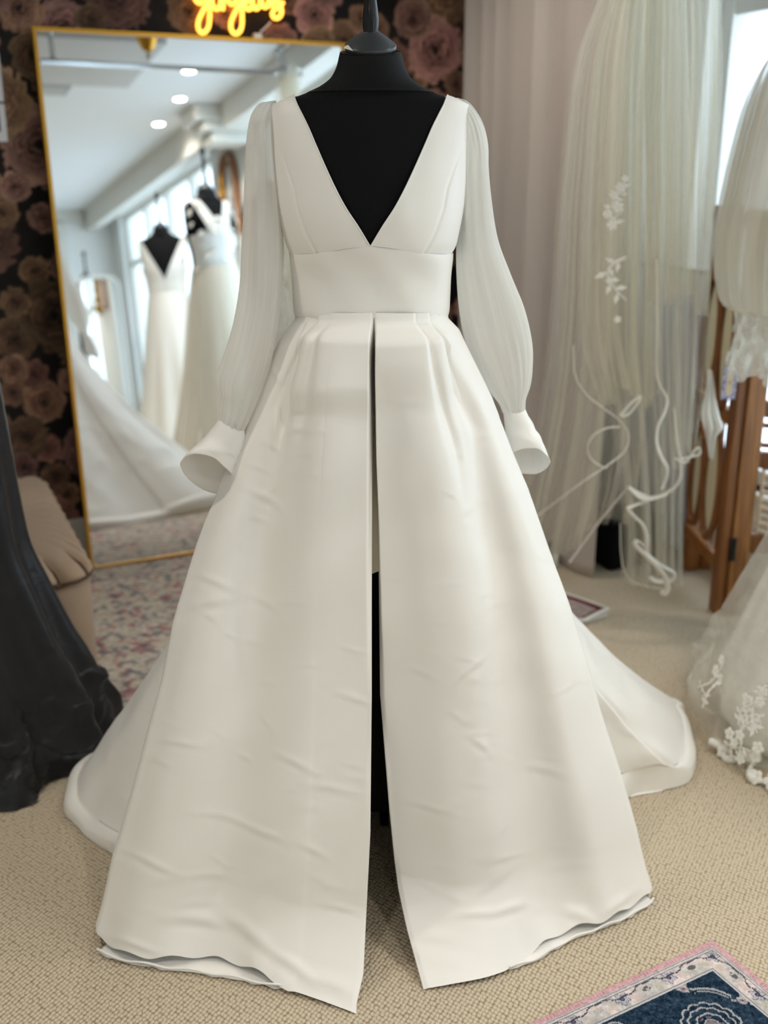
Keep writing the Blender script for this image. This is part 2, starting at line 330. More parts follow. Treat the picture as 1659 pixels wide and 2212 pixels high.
# ------------------------------------------------------------------ rose wallpaper (flat print, painted per vertex)
def wallpaper():
    a0, a1, z0, z1, st = -1.3, 2.0, 0.0, 2.4, .0055
    na, nz = int((a1-a0)/st)+1, int((z1-z0)/st)+1
    AA, ZZ = np.meshgrid(np.linspace(a0, a1, na), np.linspace(z0, z1, nz), indexing='ij')
    C = np.zeros((na, nz, 3)); C[:] = (20, 16, 15); C += (vnoise(AA*9, ZZ*9, 3)[..., None]-.4)*np.array([26, 22, 16])
    def window(a, z, r):
        i0, i1 = max(0, int((a-r-a0)/st)), min(na, int((a+r-a0)/st)+2); j0, j1 = max(0, int((z-r-z0)/st)), min(nz, int((z+r-z0)/st)+2)
        return (slice(i0, i1), slice(j0, j1)) if i1 > i0 and j1 > j0 else None
    def ell(a, z, ra, rz, rot, fn):
        s = window(a, z, max(ra, rz)*1.05)
        if s is None: return
        x, y = AA[s]-a, ZZ[s]-z; c, q = math.cos(rot), math.sin(rot); X = (x*c+y*q)/ra; Y = (-x*q+y*c)/rz
        wob = (vnoise(AA[s]*75, ZZ[s]*75, 5)-.5)*.55
        rr = np.sqrt(X*X+Y*Y)+wob; mk = 1-sst(rr, .93, 1.0); cc = fn(X, Y, rr)
        C[s] = C[s]*(1-mk[..., None])+cc*mk[..., None]
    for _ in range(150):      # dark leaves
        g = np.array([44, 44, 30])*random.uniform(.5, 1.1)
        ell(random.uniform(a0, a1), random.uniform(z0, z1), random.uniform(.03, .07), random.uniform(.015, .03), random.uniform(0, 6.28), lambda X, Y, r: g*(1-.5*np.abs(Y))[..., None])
    spots = []
    for _ in range(2500):
        a, z = random.uniform(a0, a1), random.uniform(z0, z1); r = random.choice([.05, .075, .095, .115, .125])
        if all((a-p)**2+(z-q)**2 > (.66*(r+s))**2 for p, q, s in spots): spots.append((a, z, r))
    random.shuffle(spots)
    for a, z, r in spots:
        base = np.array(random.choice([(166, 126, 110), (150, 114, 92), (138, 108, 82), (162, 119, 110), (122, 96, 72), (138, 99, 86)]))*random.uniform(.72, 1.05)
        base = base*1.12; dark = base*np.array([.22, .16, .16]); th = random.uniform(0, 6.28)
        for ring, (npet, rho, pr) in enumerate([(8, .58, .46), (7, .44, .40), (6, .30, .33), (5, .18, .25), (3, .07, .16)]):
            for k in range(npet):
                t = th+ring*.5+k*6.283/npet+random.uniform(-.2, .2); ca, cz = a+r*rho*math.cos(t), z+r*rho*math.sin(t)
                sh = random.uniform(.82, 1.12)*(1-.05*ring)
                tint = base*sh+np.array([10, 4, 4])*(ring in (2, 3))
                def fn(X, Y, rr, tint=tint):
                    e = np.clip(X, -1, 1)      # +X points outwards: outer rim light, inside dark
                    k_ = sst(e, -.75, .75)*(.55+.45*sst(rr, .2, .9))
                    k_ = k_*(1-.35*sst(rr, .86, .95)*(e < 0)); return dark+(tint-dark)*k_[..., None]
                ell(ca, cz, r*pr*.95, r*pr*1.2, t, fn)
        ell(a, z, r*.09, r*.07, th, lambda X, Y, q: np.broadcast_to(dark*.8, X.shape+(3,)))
    C += (vnoise(AA*40, ZZ*40, 9)[..., None]-.5)*8
    P = O0+AA[..., None]*UW+NW*.0+ZZ[..., None]*np.array([0, 0, 1.])
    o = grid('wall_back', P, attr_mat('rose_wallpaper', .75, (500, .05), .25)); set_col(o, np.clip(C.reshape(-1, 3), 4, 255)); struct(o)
wallpaper()
struct(obj('wall_back_rest', [wbox(LEFT_A, -1.3, -.1, 0, 0, CEIL)], M_wall)).name = 'trim_6'

# ------------------------------------------------------------------ leaning mirror
LEAN = R_(5.6); _my = YAW+R_(1.5); MU = np.array([math.cos(_my), math.sin(_my), 0]); MNH = np.array([MU[1], -MU[0], 0])
MUP = -MNH*math.sin(LEAN)+np.array([0, 0, math.cos(LEAN)]); MN = MNH*math.cos(LEAN)+np.array([0, 0, math.sin(LEAN)])
MW, MH = 1.065, 1.758
def mpt(s, l, d=0): return A0+MU*s+MUP*l+MN*d
MR = np.stack([MU, MN, MUP], 1)
def mbox(s0, s1, l0, l1, d0, d1): return boxg(mpt((s0+s1)/2, (l0+l1)/2, (d0+d1)/2)+np.array([0, 0, .002]), (s1-s0, d1-d0, l1-l0), MR)
mir = thing('leaning_mirror', A0+UW*.5, 'tall floor mirror in a thin gold frame leaning on the rose wallpaper', 'mirror')
obj('back_board', [mbox(.004, MW-.004, .004, MH-.004, -.02, -.004)], M_black, mir)
V = [mpt(s, l, -.002)+np.array([0, 0, .002]) for s, l in ((.008, .008), (MW-.008, .008), (MW-.008, MH-.008), (.008, MH-.008))]
mesh('mirror_glass', V, [[0, 1, 2, 3]], M_mirror, mir, False)
for q in ((0, MW, 0, .011), (0, MW, MH-.011, MH), (0, .011, .011, MH-.011), (MW-.011, MW, .011, MH-.011)): obj('frame_bar', [mbox(*q, -.022, .008)], M_gold, mir)

# ------------------------------------------------------------------ neon sign on the wall
def wall_pt(px, py, off):
    d = ray(px, py); o = np.array([0, 0, CAMH]); t = ((O0+NW*off-o)@NW)/(d@NW); return o+d*t
neon = thing('neon_sign', wall_pt(510, 20, .0), 'glowing yellow neon script sign reading gorgeous above the mirror', 'sign')
letters = [
 [(449, -26), (436, -32), (422, -22), (420, -6), (428, 6), (438, 4), (447, -14), (450, -28), (453, 15), (452, 50), (446, 66), (437, 71), (429, 64), (428, 48), (436, 28), (448, 8), (458, -4)],
 [(458, -4), (458, 8), (464, 18), (471, 19), (477, 8), (476, -10), (468, -18), (461, -12), (458, -2)],
 [(477, -10), (482, -14), (482, 4), (481, 23), (482, 2), (488, -14), (494, -16)],
 [(517, -24), (504, -28), (493, -18), (492, -2), (499, 9), (508, 6), (515, -10), (518, -26), (522, 15), (523, 50), (518, 68), (508, 73), (500, 66), (499, 48), (507, 28), (518, 10), (527, 2)],
 [(527, 2), (537, 2), (542, -8), (537, -18), (529, -14), (527, 4), (532, 18), (541, 19), (547, 8)],
 [(556, -14), (547, -8), (546, 8), (552, 19), (560, 14), (562, -2), (556, -14)],
 [(563, -16), (565, 4), (572, 16), (580, 8), (582, -14), (582, 6), (587, 14)],
 [(587, 14), (594, -4), (602, -16), (598, -2), (606, 14), (608, 28), (602, 38), (593, 39), (588, 30), (594, 20), (604, 14), (612, 4)]]
for L in letters:
    c = crv(L, 60); obj('neon_letter', [tubeg([wall_pt(x, y, .026) for x, y in c], .0068, 8)], M_neon, neon, True)
for x, y in ((437, 60), (508, 62), (598, 20)): obj('wall_stud', [tubeg([wall_pt(x, y, 0.001), wall_pt(x, y, .022)], .004, 8)], M_chrome, neon)
obj('cable', [tubeg([wall_pt(x, y, .01) for x, y in crv([(586, 46), (575, 58), (562, 70)], 8)], .0028, 6)], M_white, neon, True)
obj('plug', [boxg(wall_pt(556, 80, .012), (.03, .02, .022), WR, .004)], M_white, neon)

# ------------------------------------------------------------------ photo cards pinned on the wallpaper
for k, (z0, z1, lab) in enumerate([(1.685, 1.84, 'highest white photo card on the wallpaper beside the mirror'), (1.533, 1.676, 'middle white photo card on the wallpaper beside the mirror'), (1.413, 1.526, 'lowest white photo card on the wallpaper beside the mirror')]):
    t = thing('photo_card', W(-.18, .002, z0), lab, 'photo card', 'photo cards pinned left of the mirror')
    obj('card', [wbox(-.26, -.106, .001, .004, z0, z1)], M_paper, t)
    nn = 14; X, Zg = np.meshgrid(np.linspace(-.245, -.124, nn), np.linspace(z0+.03, z1-.012, nn), indexing='ij')
    pr = grid('print', O0+X[..., None]*UW+NW*.0048+Zg[..., None]*np.array([0, 0, 1.]), M_print, t)
    g = vnoise(X*60+k*7, Zg*60, 21); set_col(pr, np.clip(np.stack([30+90*g, 34+80*g, 48+80*g], -1).reshape(-1, 3), 0, 255))

# ------------------------------------------------------------------ rugs
def rug_mesh(name, o, d1, d2, L1, L2, st, fn, thick, label):
    n1, n2 = int(L1/st)+1, int(L2/st)+1; X, Y = np.meshgrid(np.linspace(0, L1, n1), np.linspace(0, L2, n2), indexing='ij')
    C, hgt = fn(X, Y, L1, L2)
    P = o+X[..., None]*d1+Y[..., None]*d2; P[..., 2] += thick+hgt
    P[[0, -1], :, 2] = .001; P[:, [0, -1], 2] = .001
    ob = grid(name, P, attr_mat(name+'_weave', .95, (600, .35), .08)); set_col(ob, np.clip(C.reshape(-1, 3), 0, 255)); tag(ob, label, 'rug'); return ob
def navy_fn(X, Y, L1, L2):
    e = np.minimum(np.minimum(X, L1-X), np.minimum(Y, L2-Y)); onx = (Y <= X) & (Y < L2/2)
    along = np.where(np.minimum(Y, L2-Y) < np.minimum(X, L1-X), X, Y)
    n = vnoise(X*160, Y*160, 2); n2 = vnoise(X*420, Y*420, 4); n3 = vnoise(X*45, Y*45, 8)
    C = np.zeros(X.shape+(3,)); C[:] = (196, 191, 188); C += ((n-.5)*34+(n2-.5)*30+(n3-.5)*30)[..., None]*np.array([1, .95, .95])
    C[..., 0] += 8*(n3 > .6)
    def put(mask, col, k=1.0): C[mask] = C[mask]*(1-k)+np.array(col)*k
    # scrolling vine and blossoms of the border
    ph = along*2*math.pi/.103; vine = .0265+.005*np.sin(ph)+.0015*np.sign(np.sin(ph*3))
    fl_al = np.round((along-.033)/.1035)*.1035+.033; da, de = along-fl_al, e-.034
    rf = np.hypot(da, de); af = np.arctan2(de, da)
    put((rf < .011*(1+.28*np.cos(5*af))) & (n2 > .15), (176, 176, 190), .8); put((np.abs(rf-.0112*(1+.28*np.cos(5*af))) < .0009), (70, 72, 92), .8); put(rf < .0034, (112, 98, 112)); put(np.abs(rf-.0036) < .001, (50, 48, 66))
    lf = np.hypot((da-.052+(da < 0)*.104)/1.0, (e-.035)/.6); put((lf < .009) & (n > .42), (84, 80, 82), .85)
    lp = np.hypot((da-.026)/1.1, (e-.041)/.7); put((lp < .008) & (n2 > .3), (188, 182, 150), .5); lp = np.hypot((da+.026)/1.1, (e-.041)/.7); put((lp < .009) & (n2 > .3), (206, 184, 176), .5)
    put(np.abs(e-vine) < .0014, (62, 62, 80), .9)
    for d0, w, c in ((.0155, .0013, (120, 120, 132)), (.0185, .001, (214, 208, 204)), (.0205, .0007, (110, 106, 112))): put(np.abs(e-d0) < w, c, .85)
    put((e > .0125) & (e < .0142), (200, 196, 200), .8)
    m = e < .0125; C[m] = np.array((198, 154, 158))+((n-.5)*30+(n2-.5)*40)[m][:, None]; st_ = (np.sin(along*2*math.pi/.0065) > .2) & m & (e > .002) & (e < .0105); C[st_] = C[st_]*.35+np.array((214, 176, 180))*.65
    # dark field with a worn medallion
    f = e > .0585; C[f] = np.array((34, 52, 70))+((n-.5)*34+(n2-.5)*44)[f][:, None]; put(np.abs(e-.057) < .0012, (198, 196, 196)); put(np.abs(e-.0548) < .0008, (110, 110, 120))
    hi = (188, 186, 186)
    def line(dist, w, c=hi, k=.85): put(f & (np.abs(dist) < w) & (n2 > .12), c, k)
    x, y = X-.0, Y-.0
    for cx, cy in ((.098, .098),):
        u = (x-cx); v = (y-cy); dg = (u+v)/1.414; dt = (u-v)/1.414
        arc = dg+.006-7.0*dt**2*(np.abs(dt) < .055); line(np.where(np.abs(dt) < .03, dg+.010-9*dt**2, 9), .0022)
        line(np.where(np.abs(dt) < .026, dg+.003-9*dt**2, 9), .0012)
        for s in (-1, 1):
            line(np.where((dt*s > .028) & (dt*s < .12), dg-.003+.0035*np.sign(np.sin(dt*420)), 9), .0022)
            rr = np.hypot(dt-s*.048, dg-.002); put(f & (rr < .009), hi, .75); put(f & (rr < .005), (170, 120, 126), .8); put(f & (rr < .0025), (60, 60, 80))
            put(f & (np.abs(dt-s*.047) < .004) & (dg < 0) & (dg > -.02), hi, .7); put(f & (np.abs(dt-s*.075) < .003) & (np.abs(dg+.006) < .014), hi, .7); put(f & (np.abs(dt-s*.10) < .005) & (np.abs(dg) < .006), hi, .7)
    u, v = x-.150, y-.150; r = np.hypot(u, v); a = np.arctan2(v, u)
    for rad, k, w in ((.046, 14, .0018), (.036, 12, .0016), (.024, 8, .0016), (.012, 6, .0014)): line(r-rad*(1+.10*np.abs(np.sin(a*k/2))), w)
    put(f & (r < .0105), (176, 150, 150), .7); put(f & (np.abs(r-.018) < .002) & (n > .4), (150, 120, 124), .7)
    # rest of the field: small repeats
    g = np.hypot(((x+.02) % .09)-.045, ((y+.05) % .09)-.045); far = f & (r > .07) & ((x > .25) | (y > .25)); put(far & (np.abs(g-.02) < .0018), hi, .8); put(far & (g < .006), (170, 130, 134), .8)
    return C, .0015*n2
o_r = gnd(1538, 2034.5); d1 = np.array([-.875, -.484, 0]); d1 /= np.linalg.norm(d1); d2 = np.array([.484, -.875, 0]); d2 /= np.linalg.norm(d2)
rug_mesh('patterned_rug', o_r, d1, d2, .62, .46, .0017, navy_fn, .005, 'navy and beige vintage rug with pink edge in front of the gown')
def dist_fn(X, Y, L1, L2):
    e = np.minimum(np.minimum(X, L1-X), np.minimum(Y, L2-Y)); n = vnoise(X*52, Y*52, 12)*.75+.25*vnoise(X*15, Y*15, 19); n2 = vnoise(X*75, Y*75, 13); n3 = vnoise(X*130, Y*130, 14); nl = vnoise(X*9, Y*9, 15)
    C = np.zeros(X.shape+(3,)); C[:] = (206, 196, 180); C += ((n2-.5)*30+(n3-.5)*46)[..., None]
    k = sst(n, .58, .72)[..., None]*.62; C = C*(1-k)+k*np.array((176, 104, 108))
    k = sst(vnoise(X*60+9, Y*60, 16), .6, .75)[..., None]*.55; C = C*(1-k)+k*np.array((98, 104, 118))
    k = sst(vnoise(X*48, Y*48+5, 17), .62, .8)[..., None]*.6; C = C*(1-k)+k*np.array((214, 206, 184))
    m = np.abs(e-.12) < .012; C[m] = C[m]*.6+np.array((130, 110, 112))*.4; m = (e < .1) & (n3 > .5); C[m] = C[m]*.75+np.array((120, 112, 116))*.25
    return C, .003*n3
rug_mesh('faded_rug', W(-.62, .22, 0), UW, NW, 1.7, 1.08, .0065, dist_fn, .007, 'faded multicolour rug with red and blue flecks in front of the leaning mirror')

# ------------------------------------------------------------------ dress-form torso
X0, YC = -.0215, 1.85
TW = [(.70, .125), (.80, .13), (.90, .132), (1.0, .13), (1.05, .129), (1.09, .129), (1.15, .130), (1.19, .134), (1.215, .142), (1.245, .148), (1.29, .154), (1.355, .158), (1.41, .160), (1.428, .157), (1.436, .145), (1.441, .122), (1.451, .094), (1.458, .079), (1.471, .062), (1.488, .053), (1.508, .0475), (1.514, .045)]
TF = [(.70, .075), (.80, .08), (.90, .083), (1.0, .086), (1.05, .089), (1.09, .092), (1.15, .095), (1.19, .105), (1.22, .115), (1.25, .118), (1.29, .112), (1.355, .094), (1.41, .068), (1.428, .056), (1.436, .050), (1.441, .047), (1.451, .047), (1.458, .048), (1.488, .049), (1.508, .046), (1.514, .044)]
TB = [(.70, .10), (.80, .105), (.90, .10), (1.0, .09), (1.05, .086), (1.09, .085), (1.15, .088), (1.25, .098), (1.355, .094), (1.41, .072), (1.428, .058), (1.436, .050), (1.441, .046), (1.451, .045), (1.488, .046), (1.514, .043)]
def tw(z): return smooth_ip(z, TW)
def tfr(z): return smooth_ip(z, TF)
def tbk(z): return smooth_ip(z, TB)
def torso_y(x, z, off=0.0, back=False):
    w = tw(z)+off; D = (tbk(z) if back else tfr(z))+off
    s = np.sqrt(np.clip(1-(np.abs(x)/w)**2.15, 0, 1)); return D*s if back else -D*s
def torso_grid(zs, off=0.0, n=56):
    a = np.arange(n)*2*math.pi/n; P = np.zeros((len(zs), n, 3))
    for i, z in enumerate(zs):
        c, s = np.sin(a), np.cos(a); x = (tw(z)+off)*np.sign(c)*np.abs(c)**.93
        P[i, :, 0] = x; P[i, :, 1] = np.where(s > 0, -(tfr(z)+off)*np.abs(s)**.93, (tbk(z)+off)*np.abs(s)**.93); P[i, :, 2] = z
    return P
def capped(P):
    n, m = P.shape[:2]; F = [list(q) for q in grid_faces(n, m, False, True)]; F += [list(range(m))[::-1], [(n-1)*m+i for i in range(m)]]; return P.reshape(-1, 3), F
def place(parts, loc, rz=0, sc=(1, 1, 1)):
    V, F = merge(parts) if isinstance(parts, list) else parts
    c, s = math.cos(rz), math.sin(rz); V = V*np.array(sc); return np.stack([V[:, 0]*c-V[:, 1]*s, V[:, 0]*s+V[:, 1]*c, V[:, 2]], 1)+np.array(loc), F
FINIAL = [(.003, -.010), (.007, -.003), (.0112, .010), (.0128, .022), (.0135, .032), (.0118, .046), (.0098, .06), (.0092, .075), (.0102, .1), (.0112, .125), (.0098, .14), (.006, .148), (.012, .153), (.0175, .166), (.0175, .178), (.011, .19), (.003, .194)]
def dress_form(loc, rz, sc, label, base='tripod', group=None):
    t = thing('dress_form', (loc[0], loc[1], 0), label, 'mannequin', group)
    tor = obj('torso', [place(capped(torso_grid(np.concatenate([np.linspace(.72, 1.41, 34), np.linspace(1.416, 1.458, 14), np.linspace(1.462, 1.466, 2)]))), loc, rz, sc)], M_black, t, True)
    nz = np.linspace(1.448, 1.5085, 16); P = torso_grid(nz, .0016)
    tilt = np.tan(R_(10))*np.linspace(0, 1, 16)**2; P[:, :, 2] += P[:, :, 1]*tilt[:, None]
    obj('neck_cover', [place(capped(P), loc, rz, sc)], M_black2, t, True)
    Rx = np.array(Matrix.Rotation(R_(20), 3, 'X'))
    cap = latheg([(.028, -.004), (.040, -.003), (.0415, .0), (.0415, .004), (.0395, .0065), (.027, .016), (.014, .0245), (.006, .027)], (0, 0, 1.514), 40, rot=Rx)
    obj('neck_cap', [place(cap, loc, rz, sc)], M_capgrey, t, True)
    obj('finial', [place(latheg([(r, z) for r, z in FINIAL], (0, -.006, 1.523), 28), loc, rz, sc)], M_blackwood, t, True)
    obj('pole', [place(latheg([(.016, .16), (.016, .75)], (0, .01, 0), 16), loc, rz, sc)], M_blackwood, t, True)
    for k in range(4):
        a = k*math.pi/2+math.pi/4; leg = tubeg(crv([(0, .01, .2), (.05*math.sin(a), .01+.05*math.cos(a), .15), (.11*math.sin(a), .01+.11*math.cos(a), .06), (.115*math.sin(a), .01+.115*math.cos(a), .006)], 12), np.linspace(.014, .011, 12), 10)
        obj('leg', [place(leg, loc, rz, sc)], M_blackwood, t, True)
    return t
main_form = dress_form((X0, YC, 0), 0, (1, 1, 1), 'black dress form with dark finial wearing the long sleeved satin gown')
# black stretch cover under the skirt, ends just above the carpet
zz = np.linspace(.135, 1.04, 24); a = np.arange(40)*2*math.pi/40
P = np.zeros((24, 40, 3)); rr = smooth_ip(zz, [(.135, .085), (.4, .095), (.7, .098), (.9, .098), (1.04, .098)])
P[:, :, 0] = X0+.006+rr[:, None]*1.1*np.sin(a); P[:, :, 1] = YC+.03-rr[:, None]*.95*np.cos(a); P[:, :, 2] = zz[:, None]
obj('stand_cover', [capped(P)], M_black2, main_form, True)
obj('leg_peg', [latheg([(.009, .002), (.0095, .01), (.012, .08), (.012, .12)], (.0, 1.955, 0), 14)], M_blackwood, main_form, True)
obj('torn_edge', [(np.array([at(742, 104, YC-.043), at(763, 110, YC-.05), at(752, 97, YC-.04), at(745, 99, YC-.036)]), [[0, 1, 2, 3]])], M_foam, main_form)

# ------------------------------------------------------------------ the satin gown
gown = thing('wedding_gown', (X0, YC, 0), 'ivory satin wedding gown with sheer balloon sleeves and front slit', 'wedding dress')
def normals(P, toward=None):
    du = np.gradient(P, axis=0); dv = np.gradient(P, axis=1); n = np.cross(du, dv); n /= np.linalg.norm(n, axis=2)[..., None]+1e-12
    c = P.reshape(-1, 3).mean(0); ref = (P-np.array([X0, YC+.05, c[2]])) if toward is None else toward
    if (n*ref).sum() < 0: n = -n
    return n
def step(px, py, line, amp, w, f0, f1, sgn, wgrow=0.0, t0=None):
    """fabric layer ending along a line: raised on one side, dropping across a width w (picture-plane units of the first view of the pattern)"""
    L = np.array(line, float); xl = np.interp(py, L[:, 0], L[:, 1]); k = 1-sst(py, f0, f1)
    if t0: k = k*sst(py, t0[0], t0[1])
    ww = w+wgrow*np.clip((py-700)/700, 0, 2); s = (px-xl)*sgn/ww
    s = np.clip(s, -40, 40); return 1.35*(amp*k/(1+np.exp(-s))-amp*.45*k*np.exp(-((s+2.2)/1.8)**2))
def wrinkle(px, py, cx, cy_, ang, ln, wd, amp):
    a = R_(ang); x = px-cx; y = py-cy_; u = (x*math.cos(a)+y*math.sin(a))/ln; v = (-x*math.sin(a)+y*math.cos(a))/wd
    v = v-.35*u*u
    return amp*np.exp(-u*u*1.5)*(np.exp(-v*v)-.55*np.exp(-(v-1.5)**2))
WZ = 1.106
SLIT_R = [(687, 807.5), (760, 808.5), (866, 810), (1000, 813), (1150, 817), (1500, 821), (1750, 841), (1850, 851), (1920, 860), (2005, 878), (2140, 915)]
FOLD_R = [(687, 968), (711, 991), (770, 1018), (860, 1060), (976, 1098), (1052, 1131), (1120, 1153), (1210, 1184), (1262, 1203), (1307, 1218), (1403, 1249), (1510, 1281), (1596, 1306), (1665, 1329), (1734, 1351), (1800, 1370), (1890, 1391), (1930, 1404), (1950, 1407)]
SLIT_L = [(687, 807), (1050, 804), (1300, 803), (1500, 803), (1800, 800), (2000, 790), (2105, 785), (2170, 770)]
FOLD_L = [(687, 640), (702, 626), (738, 602), (824, 566), (928, 525), (1067, 473), (1130, 448), (1253, 410), (1351, 381), (1481, 356), (1550, 337), (1705, 294), (1800, 269), (1855, 251), (1970, 226), (2010, 214), (2040, 213)]
HEM_R = [(.067, 1.474), (.119, 1.485), (.176, 1.501), (.227, 1.527), (.263, 1.552), (.309, 1.587), (.356, 1.618), (.402, 1.637), (.432, 1.656), (.482, 1.688), (.509, 1.709)]
HEM_L = [(-.045, 1.42), (-.136, 1.462), (-.164, 1.473), (-.214, 1.5), (-.281, 1.523), (-.328, 1.533), (-.405, 1.538), (-.456, 1.549), (-.513, 1.587)]
def front_panel(side):
    n, m = 260, 260
    t = np.linspace(0, 1, n)[:, None]; u = np.linspace(0, 1, m)[None, :]
    hem = crv(HEM_R if side > 0 else HEM_L, m); hx, hy = hem[:, 0][None], hem[:, 1][None]
    ph = R_(1.0)+u*R_(80); wx = X0+side*.1315*np.sin(ph)**.93; wy = YC-.095*np.cos(ph)**.93
    k = .36+.06*u; h = t+k*t*(1-t)
    fl = ((.13 if side > 0 else .085)*(1-u)**2.2+.012); fs = np.clip((t-.89)/.11, 0, 1)**1.6
    pre = hy+fl; y = wy+(pre-wy)*h-fl*fs
    zh = (.0+.020*sst(u, .22, .4)) if side < 0 else .002+.015*sst(u, .3, .5)
    wzz = WZ-.006*u; z = zh+(wzz-zh)*(1-t)+.004*np.sin(u*40+side)*sst(t, .93, 1)*sst(u, .25, .4)
    z = np.maximum(z, .0015)
    # edges: slit and fold lines
    def edge(col, curve):
        yy, zz_ = y[:, col], z[:, col]*np.ones(n) if z.shape[1] > 1 else z[:, 0]
        d = depth(yy, zz_); py = 1106-FPX*(yy*sp+(zz_-CAMH)*cp)/d; C = np.array(curve, float)
        px = np.interp(py, C[:, 0], C[:, 1]); return (px-829.5)*d/FPX
    z = np.broadcast_to(z, (n, m)).copy(); xs = edge(0, SLIT_R if side > 0 else SLIT_L)[:, None]; xf = edge(m-1, FOLD_R if side > 0 else FOLD_L)[:, None]
    gw = (wx-wx[:, :1])/(wx[:, -1:]-wx[:, :1]); gh = (hx-hx[:, :1])/(hx[:, -1:]-hx[:, :1]); g = gw+(gh-gw)*np.clip(h, 0, 1)
    x = xs+(xf-xs)*g
    P = np.stack([x, np.broadcast_to(y, (n, m)), z], -1)
    px, py = proj(P); d = np.zeros((n, m)); hb = np.broadcast_to(np.clip(h, 0, 1), (n, m))
    if side > 0:
        d += step(px, py, [(690, 893), (800, 911), (930, 944), (985, 958), (1150, 985)], .011, 1.3, 900, 1150, -1, 14)
        d += step(px, py, [(690, 925), (800, 952), (930, 994), (1000, 1003), (1100, 1019), (1250, 1035), (1400, 1050), (1600, 1078)], .024, 1.4, 980, 1650, -1, 40)
        d += step(px, py, [(690, 945), (750, 966), (830, 967), (900, 970)], .013, 1.3, 780, 900, -1)
        d += .010*np.exp(-((px-np.interp(py, [700, 1200, 1600, 2000], [850, 960, 1010, 1040]))/(30+.06*(py-700)))**2)*sst(py, 700, 1000)
        d += .016*np.exp(-((px-np.interp(py, [700, 1200, 1600, 1950], [960, 1130, 1210, 1290]))/(22+.05*(py-700)))**2)*sst(py, 750, 1000)
        d -= .010*np.exp(-((px-np.interp(py, [700, 1200, 1600, 1950], [940, 1075, 1140, 1190]))/(22+.04*(py-700)))**2)*sst(py, 900, 1200)
        WR_ = [(1085, 900, 20, 20, 6, .002), (1000, 1100, -30, 24, 9, .003), (985, 985, 10, 22, 5, .002), (960, 1065, 25, 20, 5, .0025), (1010, 1440, -38, 60, 7, .004), (1040, 1605, 40, 30, 8, .003), (930, 1740, 12, 60, 7, .003), (1090, 1850, -12, 45, 7, .004), (1080, 1790, -40, 26, 6, .003), (1095, 1960, -16, 45, 10, .007), (1030, 1972, -6, 50, 9, .006), (930, 2025, 4, 60, 10, .005), (1250, 1975, 25, 40, 12, .006), (1060, 1900, -38, 50, 12, .004), (1330, 1945, -32, 55, 9, .005), (880, 870, -2, 25, 6, .002), (930, 2070, 10, 90, 14, .004), (1180, 1660, 10, 50, 10, .003)]
    else:
        d += step(px, py, [(690, 717), (800, 702), (900, 687), (1000, 668), (1150, 650)], .010, 2.5, 850, 1150, 1, 20)
        d += step(px, py, [(690, 690), (760, 668), (880, 634), (930, 628), (1000, 626), (1200, 607), (1400, 592), (1600, 565)], .025, 1.5, 950, 1550, 1, 46)
        d += step(px, py, [(700, 660), (760, 645), (850, 637), (905, 633)], .012, 1.4, 840, 910, 1)
        d += .012*np.exp(-((px-np.interp(py, [700, 1200, 1600, 2000], [760, 690, 640, 600]))/(28+.06*(py-700)))**2)*sst(py, 700, 1000)
        d += .014*np.exp(-((px-np.interp(py, [700, 1200, 1600, 2000], [640, 500, 430, 330]))/(20+.05*(py-700)))**2)*sst(py, 750, 1000)
        d -= .010*np.exp(-((px-np.interp(py, [900, 1200, 1600, 2000], [590, 560, 520, 470]))/(20+.04*(py-700)))**2)*sst(py, 950, 1250)
        d -= .016*np.exp(-((px-612)/16)**2-((py-880)/55)**2)                                 # pocket mouth
        d += .012*np.exp(-((px-600+((py-890)*.12))/9)**2-((py-900)/60)**2)
        WR_ = [(600, 815, 60, 30, 6, .004), (590, 965, 32, 26, 6, .004), (575, 1075, 28, 46, 8, .005), (560, 1010, 22, 24, 6, .003), (555, 1120, 20, 30, 6, .003), (660, 890, -4, 26, 6, .004), (655, 930, 4, 26, 7, .004), (470, 1255, 22, 50, 8, .004), (450, 1300, -10, 60, 10, .004), (570, 1300, 25, 40, 8, .003), (400, 1600, 6, 60, 8, .003), (470, 1760, 14, 60, 8, .0035), (560, 1790, 16, 70, 8, .0035), (330, 1855, 22, 70, 8, .004), (450, 1890, 6, 50, 9, .004), (430, 1985, 12, 60, 13, .008), (540, 2010, 34, 80, 15, .008), (640, 2085, 38, 60, 12, .007), (720, 2125, 20, 60, 14, .006), (740, 1960, 14, 50, 7, .004), (720, 1700, 12, 60, 8, .003), (680, 1830, 30, 40, 8, .003), (300, 2035, 18, 60, 8, .005), (760, 1505, 18, 40, 7, .003), (640, 1640, 25, 50, 8, .003)]
    for w_ in WR_: d += wrinkle(px, py, *w_)*.42
    rr_ = np.random.default_rng(31+side)
    for _ in range(60):
        i, j = rr_.integers(20, n-8), rr_.integers(5, m-5); f_ = .5+.8*i/n
        d += wrinkle(px, py, px[i, j], py[i, j], rr_.normal(8 if side < 0 else -6, 16), rr_.uniform(18, 46)*f_, rr_.uniform(5, 9)*f_, rr_.uniform(.0003, .0009))
    d += (vnoise(px/95+9+py/160, py/110+3-px/200*side, 77+side)-.5)*.004*sst(py, 760, 1100)
    d = np.maximum(d, -.001-.03*hb); e = np.minimum(np.broadcast_to(u, (n, m))*m/5, 1); d = d*sst(e, 0, 1)+d*0+(.006*(1-e)*0)
    top = sst(np.broadcast_to(t, (n, m)), .012, .05); d = d*(.08+.92*top)
    P = P+normals(P)*d[..., None]; P[:, :, 2] = np.maximum(P[:, :, 2], .0015)
    # turn back the slit edge (facing) and the side fold
    e0 = P[:, 0]; back = []
    for q in (1.0, .55):
        pass
